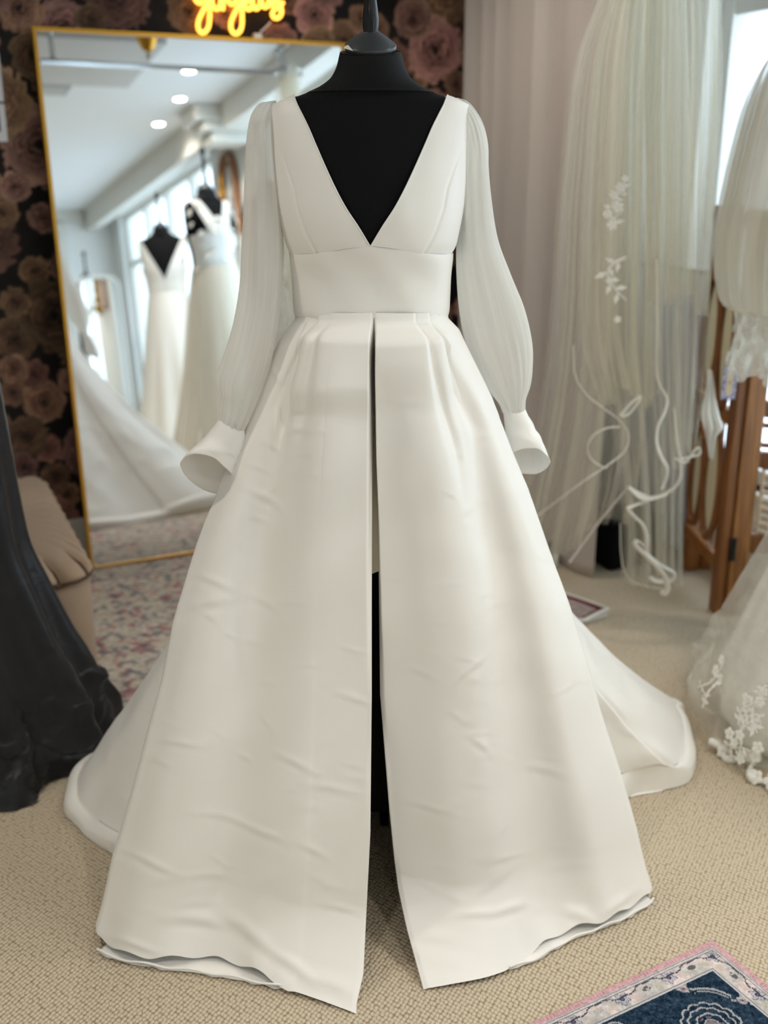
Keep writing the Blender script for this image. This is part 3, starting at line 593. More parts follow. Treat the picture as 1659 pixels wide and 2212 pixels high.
    nb = 14; w = np.linspace(0, 1, nb+1)[1:]; last = P[:, -1]; dirv = P[:, -1]-P[:, -3]; dirv /= np.linalg.norm(dirv, axis=1)[:, None]+1e-9
    dep = (.012+.13*np.clip(h[:, -1:], 0, 1)); ext = []
    for q in w:
        o_ = np.zeros_like(last); o_[:, 0] = side*(.010*math.sin(min(q*3, 1)*math.pi)-.07*q*q)*np.clip(h[:, -1]*1.6, 0, 1); o_[:, 1] = (dep[:, 0]*q); ext.append(last+o_)
    P = np.concatenate([P, np.stack(ext, 1)], 1)
    fac = np.stack([P[:, 0]+np.array([-side*.0, .0, 0])+np.outer(np.clip(t[:, 0]*3, 0, 1), np.array([side*.004*q, .006*q+.03*q*q, .0])) for q in (1.0, .5)], 1)
    P = np.concatenate([fac, P], 1)
    o = grid('skirt_front_panel', P, M_satin, gown)
    return P
PR = front_panel(1); PL = front_panel(-1)

# back skirt and train
def train():
    K = [(70, .45, 1.86), (80, .52, 2.035), (92, .63, 2.085), (105, .70, 2.125), (116, .735, 2.22), (128, .735, 2.36), (145, .64, 2.52), (160, .42, 2.63), (180, .02, 2.67), (200, -.38, 2.63), (215, -.58, 2.5), (229, -.63, 2.32), (242, -.70, 2.14), (254, -.69, 2.0), (266, -.62, 1.905), (278, -.54, 1.835), (290, -.46, 1.79)]
    m = 260; C = crv([(p, x*100, y*100) for p, x, y in K], m); ph = np.radians(C[:, 0])[None]; hx, hy = C[:, 1][None]/100, C[:, 2][None]/100
    n = 190; t = np.concatenate([np.linspace(0, .955, 150), np.linspace(.955, 1, 41)[1:]])[:, None]
    wx = X0+.1305*np.sin(ph); wy = YC-.088*np.cos(ph); deg = C[:, 0][None]
    ex = 1.48+.34*sst(180-deg, -30, 40); ze = np.where(deg < 180, .062, .045)+.012*np.sin(deg*.16)
    q = np.clip(t/.955, 0, 1); r = np.clip((t-.955)/.045, 0, 1)
    inset = .035; L = np.hypot(hx-wx, hy-wy); dx, dy = (hx-wx)/L, (hy-wy)/L
    hh = q**ex*(L-inset); hh = hh+np.sin(q*math.pi)*.01
    # puffed hem: quarter roll out, then straight down, tucked slightly under
    ang = r*math.pi*.78; ro = inset*np.sin(np.clip(ang, 0, math.pi/2))-inset*.25*np.clip((ang-math.pi/2)/.8, 0, 1)
    zz_ = ze+(WZ-ze)*(1-q); zr = ze*np.clip(1-(1-np.cos(np.clip(ang, 0, math.pi/2)))*.55-np.clip((ang-1.2)/.9, 0, 1)*.55, 0, 1)
    z = np.where(r > 0, zr, zz_); d = hh+ro*(r > 0)
    fold = (.016*np.sin(np.radians(deg)*9+.6)+.008*np.sin(np.radians(deg)*17))*q**1.3*(1-.65*r)*np.where((deg > 128) & (deg < 232), 1.6, .55)
    d = d+fold
    x = wx+dx*d; y = wy+dy*d; z = np.maximum(z, .002)
    P = np.stack([x, y, np.broadcast_to(z, x.shape)], -1); nr = normals(P)
    nz = (vnoise(np.broadcast_to(deg/5.0, x.shape), np.broadcast_to(t*14, x.shape), 40)-.5)*.012*np.broadcast_to(q, x.shape)
    rr_ = np.random.default_rng(5)
    for _ in range(60):
        cd, ct = rr_.uniform(75, 285), rr_.uniform(.25, .97); u_ = (deg-cd)/rr_.uniform(3, 9); v_ = (t-ct)/rr_.uniform(.008, .02)-.3*u_
        nz = nz+rr_.uniform(.001, .004)*np.exp(-u_*u_-v_*v_)
    P = P+nr*nz[..., None]; P[..., 2] = np.maximum(P[..., 2], .002)
    grid('skirt_train', P, M_satin, gown)
train()
# lining: visible inside the slit and below the lifted front hem
zz = np.linspace(.675, 1.088, 40); uu = np.linspace(-1, 1, 24)[None]
eR, eL = PR[:, 2], PL[:, 2]; o_ = np.argsort(eR[:, 2]); yE = np.interp(zz, eR[o_, 2], eR[o_, 1]); o_ = np.argsort(eL[:, 2]); yE = np.maximum(yE, np.interp(zz, eL[o_, 2], eL[o_, 1]))
P = np.stack([X0+.006+uu*.03+0*zz[:, None], yE[:, None]+.007+.0*uu, zz[:, None]+.012*uu*(zz[:, None] < .70)], -1)
grid('slit_lining', P, M_satin_in, gown)
def lining(name, pts, top=.010, inset=.05, ruff=.0025):
    b = np.array([gnd(x, y, .002) for x, y in pts]); c = crv(b, 140); k = np.linspace(0, 1, 9); a = np.arange(140)
    tv = np.gradient(c, axis=0); nv = np.stack([tv[:, 1], -tv[:, 0], 0*tv[:, 0]], 1); nv /= np.linalg.norm(nv, axis=1)[:, None]
    if (nv[:, 1]).mean() > 0: nv = -nv
    rows = [c+np.array([0, 0, .0])-nv*(inset*q)+np.stack([0*a, 0*a, .001+top*q+0*a], 1)+nv*(ruff*(vnoise(a*.16, q*3+0*a, 6)-.5)*2)[:, None] for q in k]
    o = grid(name, np.stack(rows), M_satin, gown, thick=.0015)
    obj('hem_piping', [tubeg(c+nv*.002+np.stack([0*a, 0*a, 0.009+.002*np.sin(a*.23)], 1), .0022, 6)], M_satin, o, True)
lining('petticoat_hem', [(213, 2058), (240, 2072), (300, 2086), (360, 2096), (425, 2104), (480, 2113), (540, 2124), (600, 2136), (640, 2136), (690, 2130)])
lining('petticoat_hem', [(1100, 2096), (1150, 2080), (1190, 2058), (1215, 2043), (1250, 2027), (1300, 2008), (1345, 1990), (1385, 1968), (1410, 1948)])

# waistband
def seam_top(x): return smooth_ip(np.clip(np.abs(x), 0, .14), [(0, 1.2145), (.04, 1.2095), (.085, 1.2), (.13, 1.196), (.14, 1.196)])
ph = np.linspace(0, 2*math.pi, 141)[:-1]; rows = []
for q in np.linspace(0, 1, 34):
    zb = 1.0905+.006*np.cos(ph)*(np.cos(ph) > 0); zt = seam_top(.134*np.sin(ph))
    z = zb+(zt-zb)*q; w = tw(z)+.0055; Df = tfr(z)+.0055; Db = tbk(z)+.0055
    c, s = np.sin(ph), np.cos(ph); roll = -.0025*(np.abs(q-.5)*2)**10
    rows.append(np.stack([X0+(w+roll)*np.sign(c)*np.abs(c)**.93, YC+np.where(s > 0, -(Df+roll)*np.abs(s)**.93, (Db+roll)*np.abs(s)**.93), z], -1))
P = np.stack(rows); P[..., 1] -= .0012*np.sin(P[..., 0]*70+P[..., 2]*60)*(P[..., 1] < YC)
grid('waistband', P, M_satin, gown, cv=True)

# bodice panels: (x, z) outlines laid on the torso
def on_torso(px, py, off=.0042):
    Y = np.full(np.shape(px), YC-.09)
    for _ in range(25):
        P = at(px, py, Y); Y = .5*Y+.5*(YC+torso_y(np.minimum(np.abs(P[..., 0]-X0), tw(P[..., 2])*.999), np.minimum(P[..., 2], 1.44), off))
    return np.stack([np.abs(P[..., 0]-X0), P[..., 2]], -1)
_nl = np.array([(801, 528), (770, 490), (740, 451), (715, 408), (690, 360), (668, 312), (650, 268)], float); _nr = np.array([(801, 528), (824, 488), (845, 449), (864, 410), (884, 362), (905, 312), (925, 268)], float)
NECK = (on_torso(_nl[:, 0], _nl[:, 1])+on_torso(_nr[:, 0], _nr[:, 1]))/2
NECK[0] = (.0012, 1.2145)
def bodice(side, back, name):
    off = .0042
    if not back:
        N_ = [tuple(q_) for q_ in NECK]+[(.1235, 1.4395)]
        A_ = [(.134, 1.1965), (.1415, 1.208), (.1475, 1.235), (.1535, 1.262), (.158, 1.30), (.162, 1.35), (.1635, 1.40), (.161, 1.425), (.158, 1.4285)]
    else:
        N_ = [(.0015, 1.2145), (.03, 1.25), (.06, 1.30), (.09, 1.36), (.112, 1.41), (.1225, 1.4395)]
        A_ = [(.134, 1.1965), (.1415, 1.208), (.1475, 1.235), (.1535, 1.262), (.158, 1.30), (.162, 1.35), (.1635, 1.40), (.161, 1.425), (.158, 1.4285)]
    n, m = 90, 56; Nn = crv(N_, n); Aa = crv(A_, n); v = np.linspace(0, 1, m)[None, :, None]
    Q = Nn[:, None]*(1-v)+Aa[:, None]*v
    k = (1-np.linspace(0, 1, n))[:, None]**3                                            # bottom row follows the seam
    zs = seam_top(Q[0, :, 0]); Q[:, :, 1] += (zs-Q[0, :, 1])[None]*k
    x, z = Q[..., 0], Q[..., 1]; zc = np.minimum(z, 1.4405); wlim = tw(zc)+off
    xx = np.minimum(x, wlim); yy = torso_y(xx, zc, off, back)
    # side rows below the armhole wrap to the side of the body
    P = np.stack([X0+side*xx, YC+yy, z+(off*.8)*sst(z, 1.425, 1.438)], -1)
    if not back:
        pz = np.array([(1.195, .083), (1.228, .102), (1.27, .117), (1.30, .122), (1.345, .139), (1.38, .158)]); xl = np.interp(z, pz[:, 0], pz[:, 1])
        g = np.exp(-((x-xl)/.0022)**2)*(1-sst(z, 1.32, 1.37)); P[..., 1] += .0022*g
        P[..., 1] -= .003*np.exp(-((x-.05)/.05)**2-((z-1.30)/.05)**2)
        P[..., 1] -= (.0012*np.sin(x*95)*(1-sst(z, 1.2, 1.222)))
        P[..., 1] += .0016*(vnoise(x*40, z*22, 50+side)-.5)
    o = grid(name, P, M_satin, gown)
    edge = P[:, 0]; obj('neckline_edge', [tubeg(edge, .0013, 6)], M_satin, o, True)
    return P
BP = {s: bodice(s, False, 'bodice_front') for s in (-1, 1)}
for s in (-1, 1): bodice(s, True, 'bodice_back')

# sheer balloon sleeves with satin cuffs
def sleeve(side, L, Rr, Ys, dps, cuff):
    n, m = 170, 150; Lc = crv(L, n); Rc = crv(Rr, n); q = np.linspace(0, 1, n)
    Y = smooth_ip(q, Ys); dp = smooth_ip(q, dps)
    LP = at(Lc[:, 0], Lc[:, 1], Y); RP = at(Rc[:, 0], Rc[:, 1], Y); c = (LP+RP)/2; e1 = (RP-LP)/2; hw = np.linalg.norm(e1, axis=1)
    e2 = np.zeros_like(e1); e2[:, 1] = hw*dp
    ph = np.arange(m)*2*math.pi/m; rr_ = np.random.default_rng(60+side)
    fine = sum(rr_.uniform(.4, 1)*np.sin(k*ph+rr_.uniform(0, 6.28)) for k in (11, 14, 17, 21, 26)); fine /= np.abs(fine).max()
    broad = sum(rr_.uniform(.5, 1)*np.sin(k*ph+rr_.uniform(0, 6.28)) for k in (4, 5, 7)); broad /= np.abs(broad).max()
    ends = np.exp(-(q/.13)**2)+np.exp(-((1-q)/.16)**2)
    rad = 1+(ends[:, None]*.12)*fine[None]+((1-np.clip(ends, 0, 1))*.10)[:, None]*broad[None]*(1+.25*np.sin(q*9)[:, None])
    rad = np.minimum(rad, 1.12)
    P = c[:, None]+(e1[:, None]*np.cos(ph)[None, :, None]+e2[:, None]*np.sin(ph)[None, :, None])*rad[..., None]
    s = grid('sleeve', P, M_chiffon, gown, cv=True, uv=(1, 1))
    # cuff
    n2 = 40; cc = np.array(cuff[0], float); LC = crv([x[0] for x in cuff], n2); RC = crv([x[1] for x in cuff], n2); q2 = np.linspace(0, 1, n2)
    Yc = Ys[-1][1]; rows = []
    for i in range(n2):
        lp = at(LC[i, 0], LC[i, 1], Yc); rp = at(RC[i, 0], RC[i, 1], Yc); c_ = (lp+rp)/2; e1_ = (rp-lp)/2; h_ = np.linalg.norm(e1_)
        tl = sst(q2[i], .15, 1); e2_ = np.array([0, h_*(.75+.0*tl), -h_*CUFT[side]*tl]); c2 = c_+np.array([0, 0, 0])
        # front half stays on the outline, back half hangs lower
        rows.append(c2+e1_*np.cos(ph)[:, None]+e2_*np.sin(ph)[:, None])
    P2 = np.stack(rows); P2 += (vnoise(np.broadcast_to(ph*2, P2.shape[:2]), np.broadcast_to(q2[:, None]*4, P2.shape[:2]), 8)[..., None]-.5)*.003
    cf = grid('cuff', P2, M_satin, s, cv=True, thick=.0022)
    tubes = [tubeg(np.vstack([P2[0], P2[0][:1]])*1.0, .0016, 6)]; obj('cuff_seam', tubes, M_satin, s, True)
    for k in range(2):
        i = int(n2*(.35+.4*k)); j = int(m*(.93 if side < 0 else .55)); obj('button', [boxg(P2[i, j], (.004, .004, .004), None, .001)], M_ribbon, s)
CUFT = {-1: .95, 1: .85}
sleeve(-1, [(580, 219), (560, 225), (541, 254), (532, 310), (529, 380), (526, 450), (521, 540), (516, 620), (502, 700), (482, 765), (468, 808), (468, 835), (476, 868), (474, 905)],
       [(596, 217), (598, 238), (597, 265), (598, 315), (603, 380), (608, 452), (613, 545), (609, 630), (599, 715), (584, 790), (572, 828), (560, 862), (543, 898), (526, 932)],
       [(0, 1.848), (.15, 1.848), (.5, 1.82), (1, 1.755)], [(0, .5), (.08, 1.2), (.3, 1.3), (.7, .85), (.9, .7), (1, .8)],
       [((474, 905), (526, 932)), ((449, 938), (529, 952)), ((418, 975), (521, 995)), ((393, 1012), (509, 1040))])
sleeve(1, [(972, 214), (974, 234), (979, 262), (987, 310), (992, 370), (990, 440), (986, 510), (986, 590), (992, 670), (1006, 740), (1034, 800), (1060, 845), (1080, 872), (1088, 892)],
       [(988, 211), (1013, 223), (1039, 262), (1052, 310), (1054, 365), (1060, 430), (1074, 515), (1101, 590), (1130, 665), (1146, 740), (1147, 795), (1143, 832), (1134, 862), (1133, 887)],
       [(0, 1.848), (.15, 1.85), (.5, 1.87), (1, 1.885)], [(0, .5), (.08, 1.2), (.3, 1.25), (.7, .8), (.9, .7), (1, .8)],
       [((1088, 892), (1133, 887)), ((1091, 925), (1153, 925)), ((1094, 958), (1172, 960)), ((1097, 995), (1187, 1000))])

# ------------------------------------------------------------------ curtain on the window side
nb_, nz_ = 260, 60; bb = np.linspace(.035, 1.0, nb_)[:, None]; q = np.linspace(0, 1, nz_)[None]
s_ = (bb-.035)/.965; ph_ = np.concatenate([np.linspace(0, 5.2*2*math.pi, 150), np.linspace(5.2*2*math.pi, 6.1*2*math.pi, 110)])[:, None]
amp = .042*(1-sst(s_, .5, .62)*.75)
aa = 1.53+amp*np.sin(ph_)+.006*np.sin(ph_*2.3+1)+.004*np.sin(bb*14)*q+.002*np.exp(-((q-.28)/.004)**2)*np.sin(bb*20)
b2 = bb+.010*np.sin(ph_*2)*(1-sst(s_, .5, .62))
P = O0+aa[..., None]*UW+(b2+0*q)[..., None]*NW+(2.235*(1-q)+.004+0*bb)[..., None]*np.array([0, 0, 1.])
cur = grid('fitting_curtain', P, M_curtain, thick=.002); tag(cur, 'grey beige pleated curtain hanging between rose wallpaper and window', 'curtain')
o = thing('curtain_pole', W(1.53, .55, 2.25), 'pole carrying the grey beige curtain under the ceiling', 'curtain pole')
obj('rod', [tubeg([W(1.53, .01, 2.25), W(1.53, 1.75, 2.25)], .012, 10)], M_chrome, o, True)
for b in (.3, 1.3, 1.7): obj('drop_rod', [tubeg([W(1.53, b, 2.25), W(1.53, b, CEIL)], .007, 8)], M_chrome, o, True)

# ------------------------------------------------------------------ tall veil with corded edge
def veil_sheet(name, par, Ltop, Lbot, y_top, y_bot, Y0, Y1, folds, amp, mat, seed, n=70, m=120, flare=0.0, hem=None):
    """net sheet between two edge lines given at their own depth"""
    q = np.linspace(0, 1, n); u = np.linspace(0, 1, m)
    pl = crv(Ltop, n); pr = crv(Lbot, n); Yq = Y0+(Y1-Y0)*q
    A = at(pl[:, 0], pl[:, 1], Yq); B = at(pr[:, 0], pr[:, 1], Yq)
    P = A[:, None]+(B-A)[:, None]*u[None, :, None]
    r = np.random.default_rng(seed); w = sum(r.uniform(.4, 1)*np.sin(k*folds*u*6.283+r.uniform(0, 6.28)) for k in (1, 1.7, 2.6)); w /= np.abs(w).max()
    g = (.35+.65*q)[:, None]; P[:, :, 1] += amp*w[None]*g; P[:, :, 0] += amp*.4*np.roll(w, 6)[None]*g
    if hem: P[:, :, 2] += (hem*np.sin(u*9+seed)*1.0)[None]*(q**6)[:, None]
    P[:, :, 2] = np.maximum(P[:, :, 2], .01)
    return grid(name, P, mat, par, uv=(1, 1))
veil = thing('cathedral_veil', at(1425, 1270, 3.1)*np.array([1, 1, 0]), 'long ivory tulle veil with curled satin cord edge in front of curtain', 'veil')
veil_sheet('tulle_layer', veil, [(1372, -260), (1290, 0), (1240, 150), (1206, 450), (1190, 700), (1165, 900), (1120, 1120), (1090, 1240)], [(1440, -260), (1400, 0), (1400, 400), (1410, 700), (1400, 900), (1380, 1050), (1360, 1120)], 0, 0, 3.10, 3.10, 5, .045, M_tulle, 1, hem=.03)
veil_sheet('tulle_layer', veil, [(1390, -260), (1330, 0), (1300, 300), (1290, 700), (1330, 950), (1350, 1150), (1345, 1262)], [(1455, -260), (1480, 0), (1490, 400), (1485, 700), (1480, 900), (1470, 1100), (1470, 1255)], 0, 0, 3.06, 3.06, 4, .04, M_tulle, 2, hem=.015)
veil_sheet('tulle_layer', veil, [(1400, -260), (1390, 0), (1390, 300), (1400, 640)], [(1465, -260), (1555, 0), (1548, 400), (1530, 660)], 0, 0, 3.02, 3.02, 4, .04, M_tulle, 3, hem=.03)
veil_sheet('tulle_layer', veil, [(1380, -260), (1310, 0), (1270, 240), (1250, 500), (1245, 700), (1290, 860)], [(1450, -260), (1450, 0), (1440, 300), (1430, 600), (1420, 860)], 0, 0, 3.03, 3.03, 5, .04, M_tulle, 4, hem=.03)
veil_sheet('tulle_layer', veil, [(1420, -260), (1440, 0), (1440, 400), (1436, 740), (1450, 1000), (1478, 1000)], [(1460, -260), (1545, 0), (1540, 500), (1528, 780), (1506, 950), (1506, 975)], 0, 0, 3.0, 3.0, 3, .03, M_tulle, 5)
def cord(path, Y, r=.0045, fl=None):
    p = np.array(path, float); c = crv(p, 12*len(p)); Yv = smooth_ip(np.linspace(0, 1, len(c)), Y) if isinstance(Y, list) else np.full(len(c), Y)
    P = at(c[:, 0], c[:, 1], Yv); P[:, 2] = np.maximum(P[:, 2], .006); return obj('corded_edge', [tubeg(P, r*1.35, 8, True, fl or .4)], M_ribbon, veil, True)
cord([(1417, 560), (1418, 700), (1417, 790), (1424, 830), (1440, 860), (1436, 890), (1422, 920), (1419, 955), (1428, 985), (1441, 1010), (1440, 1030), (1430, 1055)], [(0, 3.0), (.3, 2.98), (.5, 3.02), (.7, 2.97), (1, 3.0)], .0075)
cord([(1456, 880), (1462, 950), (1470, 1000), (1466, 1040), (1440, 1065), (1405, 1075), (1372, 1062), (1356, 1052)], [(0, 3.0), (.5, 2.96), (1, 3.02)], .006)
cord([(1356, 1052), (1390, 1078), (1440, 1068)], 2.97, .008)
cord([(1400, 1080), (1368, 1092), (1356, 1100), (1372, 1118), (1388, 1134), (1396, 1160), (1396, 1185), (1402, 1200), (1430, 1222), (1456, 1238), (1450, 1252), (1425, 1256), (1408, 1250), (1404, 1244)], [(0, 2.98), (.4, 2.96), (.7, 3.0), (1, 3.02)], .0075)
cord([(1396, 1185), (1376, 1168), (1373, 1178), (1395, 1200), (1420, 1225), (1438, 1250), (1442, 1270), (1436, 1282), (1428, 1276)], [(0, 3.0), (.5, 2.96), (1, 2.99)], .0065)
cord([(1238, 745), (1242, 810), (1265, 850), (1300, 880), (1335, 905), (1356, 935), (1352, 970), (1320, 1000), (1260, 1040), (1200, 1085), (1160, 1115)], [(0, 3.04), (.4, 3.0), (.7, 2.96), (1, 3.05)], .004)
cord([(1340, 922), (1310, 925), (1282, 940), (1270, 965), (1276, 990), (1300, 1008), (1312, 1010)], 2.99, .0035)
cord([(1340, 898), (1362, 872), (1382, 856), (1380, 866), (1360, 892), (1344, 900)], 2.98, .006)
cord([(1458, 990), (1480, 998), (1505, 968), (1512, 972), (1508, 982), (1470, 992)], 2.96, .005)
cord([(1230, 1215), (1300, 1120), (1350, 1060)], 3.02, .003)
cord([(1340, 1130), (1342, 1200), (1352, 1240), (1380, 1262), (1430, 1272)], 3.04, .003)
def flat_flower(name, par, c, r, mat, nrm=(0, -1, .1), k=5, seed=0):
    """small raised lace blossom"""
    nz = Vector(nrm).normalized(); x = nz.cross(Vector((0, 0, 1))).normalized(); y = nz.cross(x); parts = []
    for i in range(k):
        a = i*6.283/k+seed; pc = np.array(c)+np.array(x)*math.cos(a)*r*.6+np.array(y)*math.sin(a)*r*.6
        t = np.linspace(0, 6.283, 9)[:-1]; ring = [pc+(np.array(x)*math.cos(b)+np.array(y)*math.sin(b))*r*.42+np.array(nz)*r*.08 for b in t]
        parts.append((np.array([pc+np.array(nz)*r*.28]+ring), [[0, j+1, (j+1) % 8+1] for j in range(8)]))
    t = np.linspace(0, 6.283, 7)[:-1]; parts.append((np.array([np.array(c)+np.array(nz)*r*.4]+[np.array(c)+(np.array(x)*math.cos(b)+np.array(y)*math.sin(b))*r*.22+np.array(nz)*r*.15 for b in t]), [[0, j+1, (j+1) % 6+1] for j in range(6)]))
    return obj(name, parts, mat, par, True)
def sprig(name, par, pts, mat, w=.004, leaves=6, seed=0, nrm=(0, -1, .1)):
    """curved lace stem with leaves on both sides"""
    c = crv(pts, 26); parts = [tubeg(c, np.linspace(w*.5, w*.2, 26), 5)]; nz = np.array(Vector(nrm).normalized())
    for i in range(leaves):
        k = 3+int(i*20/leaves); p = c[k]; t = c[k+1]-c[k-1]; t /= np.linalg.norm(t); sd = np.cross(t, nz)*(1 if i % 2 else -1); d = t*.7+sd; d /= np.linalg.norm(d); L = w*random.uniform(2.6, 4); s2 = np.cross(d, nz)
        parts.append((np.array([p, p+d*L*.5+s2*L*.22+nz*w*.2, p+d*L, p+d*L*.5-s2*L*.22+nz*w*.2]), [[0, 1, 2, 3]]))
    return obj(name, parts, mat, par, True)
sprig('lace_motif', veil, [at(x, y, 2.985) for x, y in ((1318, 500), (1330, 470), (1322, 440), (1340, 415), (1348, 385))], M_lace, .007, 14)
sprig('lace_motif', veil, [at(x, y, 2.985) for x, y in ((1352, 556), (1322, 572), (1312, 596), (1330, 625), (1352, 648))], M_lace, .010, 8)
for x, y, r in ((1322, 486, .015), (1312, 462, .012), (1334, 448, .016), (1326, 422, .012), (1340, 405, .014), (1350, 386, .010), (1316, 606, .010), (1334, 690, .010)): flat_flower('lace_motif', veil, at(x, y, 2.98), r, M_lace)
vh = thing('veil_hanger', at(1418, -270, 3.05), 'slim chrome hook holding the long tulle veil up', 'hanger')
hk = at(1418, -268, 3.05); obj('hook', [tubeg(np.array([hk+np.array([0, 0, CEIL-hk[2]-.002]), hk+np.array([0, 0, .1]), hk]), .005, 8)], M_chrome, vh, True)
obj('clip', [boxg(hk-np.array([0, 0, .01]), (.1, .09, .022), None, .004)], M_chrome, vh)

# things on the floor under the veil: black box and adaptor
bx = thing('black_box', gnd(1300, 1205), 'low black box on the carpet behind the long tulle veil', 'box')
c = np.array([.84, 3.56, 0]); obj('body', [boxg(c+np.array([0, 0, .085]), (.2, .16, .165), WR, .01)], M_black, bx); obj('lid', [boxg(c+np.array([0, 0, .176]), (.21, .17, .012), WR, .004)], M_blackwood, bx)
pa = gnd(1240, 1212, .0)-UW*.13; ad = thing('power_adaptor', pa, 'white power adaptor with black plugs by the curtain foot', 'adaptor')
obj('body', [boxg(pa+np.array([0, 0, .025]), (.1, .05, .05), None, .008)], M_white, ad)
for k in (-1, 1): obj('plug', [boxg(pa+np.array([k*.022, -.012, .075]), (.018, .02, .045), None, .004)], M_black, ad)
obj('cable', [tubeg(crv([pa+np.array([-.05, 0, .03]), pa+np.array([-.12, .02, .008]), pa+np.array([-.2, .01, .008]), pa+np.array([-.3, .06, .008])], 30), .005, 6)], M_white, ad, True)

# small bordered mat behind the gown
def mat_fn(X, Y, L1, L2):
    e = np.minimum(np.minimum(X, L1-X), np.minimum(Y, L2-Y)); n = vnoise(X*150, Y*150, 33); C = np.zeros(X.shape+(3,)); C[:] = (168, 152, 146); C += ((n-.5)*70)[..., None]
    C[e < .032] = (108, 44, 56); C[e < .012] = (206, 194, 182); rr = np.hypot(np.minimum(X, L1-X)-.1, np.minimum(Y, L2-Y)-.1)
    return C, .05*sst(X, L1*.7, L1)**2*sst(Y, 0, L2)*1.0
c0 = gnd(1312, 1334); dm = gnd(1240, 1302)-c0; dm /= np.linalg.norm(dm); dn = gnd(1278, 1364)-c0; dn /= np.linalg.norm(dn)
dn = dn-dm*(dm@dn); dn /= np.linalg.norm(dn)
nx, ny = 60, 40; X, Y = np.meshgrid(np.linspace(0, .42, nx), np.linspace(0, .17, ny), indexing='ij')
rc = .07; k = np.clip((rc-X)/rc, 0, 1)*np.clip((Y-.17+rc)/rc, 0, 1); Xr = X+k*rc*.5; Yr = Y-k*rc*.5
e = np.minimum(np.minimum(X, .17-Y), Y+.02*(X > .05)); n3 = vnoise(X*150, Y*150, 33); C = np.zeros(X.shape+(3,)); C[:] = (172, 156, 150); C += ((n3-.5)*60)[..., None]
C[(Y < .03) | (X < .02)] = (104, 40, 54)
Pm = c0+Xr[..., None]*dm+Yr[..., None]*dn; Pm[..., 2] = .012+.018*sst(.16-Y, 0, .16)*sst(.3-X, 0, .3)
mt = thing('small_mat', c0+dm*.2, 'small patterned mat with maroon border and cream edge behind gown', 'mat')
tp = grid('mat_top', Pm, attr_mat('mat_weave', .95, (500, .3), .08), mt); set_col(tp, np.clip(C.reshape(-1, 3), 0, 255))
rim = np.vstack([Pm[::-1, 0], Pm[0, 1:], Pm[1:, -1]]); rim[:, 2] -= .002; obj('cream_edge', [tubeg(rim, .007, 8)], M_trim, mt, True)
base = rim.copy(); base[:, 2] = .004; obj('underside', [(np.vstack([rim, base]), grid_faces(2, len(rim)))], M_trim, mt)

# ------------------------------------------------------------------ folding screen with cane ovals
scr = thing('folding_screen', gnd(1565, 1330), 'honey wood folding screen with cane ovals and spindles by the window', 'folding screen')
def post(c, w, d, h, mat, yaw=0): return obj('post', [boxg(np.array(c)+np.array([0, 0, h/2+.002]), (w, d, h), np.array(Matrix.Rotation(yaw, 3, 'Z')), .004)], mat, scr)
pF, pB = np.array([1.073, 3.09, 0]), np.array([1.065, 3.47, 0]); SH = 1.22
post(pF+np.array([.02, 0, 0]), .06, .034, SH, M_wood, R_(8)); post(pF+np.array([-.028, .01, 0]), .028, .05, SH, M_wood_dk, R_(8))
post(pB, .05, .034, SH, M_wood, R_(20)); post(pB+np.array([.05, .02, 0]), .04, .034, SH, M_wood, R_(20))
for z in (.22, 1.0):
    obj('hinge', [boxg(pF+np.array([-.004, -.02, z]), (.018, .008, .075), None, .002)], M_black_hinge, scr); obj('hinge', [boxg(pB+np.array([.025, -.02, z+.05]), (.016, .01, .07), None, .002)], M_black_hinge, scr)
dirp = (pB-pF)*1.0; Lp = np.linalg.norm(dirp); dirp /= Lp; nrp = np.array([-dirp[1], dirp[0], 0])
def pp(s, z, o=0): return pF+np.array([-.03, 0, 0])+dirp*(.03+s*(Lp-.06))+np.array([0, 0, z])+nrp*o
Rp = np.stack([dirp, nrp, [0, 0, 1]], 1)
for z in (.16, .62, SH-.03): obj('rail', [boxg(pp(.5, z), (Lp-.05, .025, .045), Rp, .003)], M_wood, scr)
def oval(s, z, rs, rz, half=None):
    t = np.linspace(0, 6.283, 33); ring = np.array([pp(s+rs*math.cos(a), z+rz*math.sin(a)*(1-.0*math.cos(a)), .012) for a in t])
    h = obj('oval_hoop', [tubeg(ring, .011, 8, False)], M_wood_dk, scr, True)
    V = np.vstack([[pp(s, z, .004)], ring[:-1]-nrp*.008]); obj('cane_panel', [(V, [[0, i+1, (i+1) % 32+1] for i in range(32)])], M_cane, h)
oval(.72, .84, .24, .17); oval(.26, .83, .22, .20); oval(.3, .40, .24, .19); oval(.76, .38, .2, .17)
for i in range(9):
    a0_, a1_ = pp(.08+i*.1, .18), pp(.08+i*.1, .60); obj('lattice_strand', [tubeg([a0_, a1_], .003, 5)], M_wicker, scr)
# right-hand wing: spindles above a carved rail and a woven wicker field below
qF = pF+np.array([.055, 0, 0]); dq = np.array([.96, -.28, 0]); dq /= np.linalg.norm(dq); LQ = .20; nq = np.array([-dq[1], dq[0], 0]); Rq = np.stack([dq, nq, [0, 0, 1]], 1)
def qq(s, z, o=0): return qF+dq*s+np.array([0, 0, z])+nq*o
obj('post', [boxg(qq(LQ+.02, SH/2+.002), (.05, .034, SH), Rq, .004)], M_wood, scr)
for z in (.10, .235, .50, .655, SH-.03): obj('rail', [boxg(qq(LQ/2, z), (LQ, .028, .05 if z not in (.235,) else .06), Rq, .003)], M_wood_dk if z < 1 else M_wood, scr)
for i in range(6): obj('spindle', [tubeg([qq(.015+i*.03, .68), qq(.015+i*.03, SH-.05)], .0045, 6)], M_wicker, scr)
for i in range(6): obj('wicker_strand', [tubeg([qq(.015+i*.03, .26), qq(.015+i*.03, .475)], .0055, 5)], M_wicker, scr)
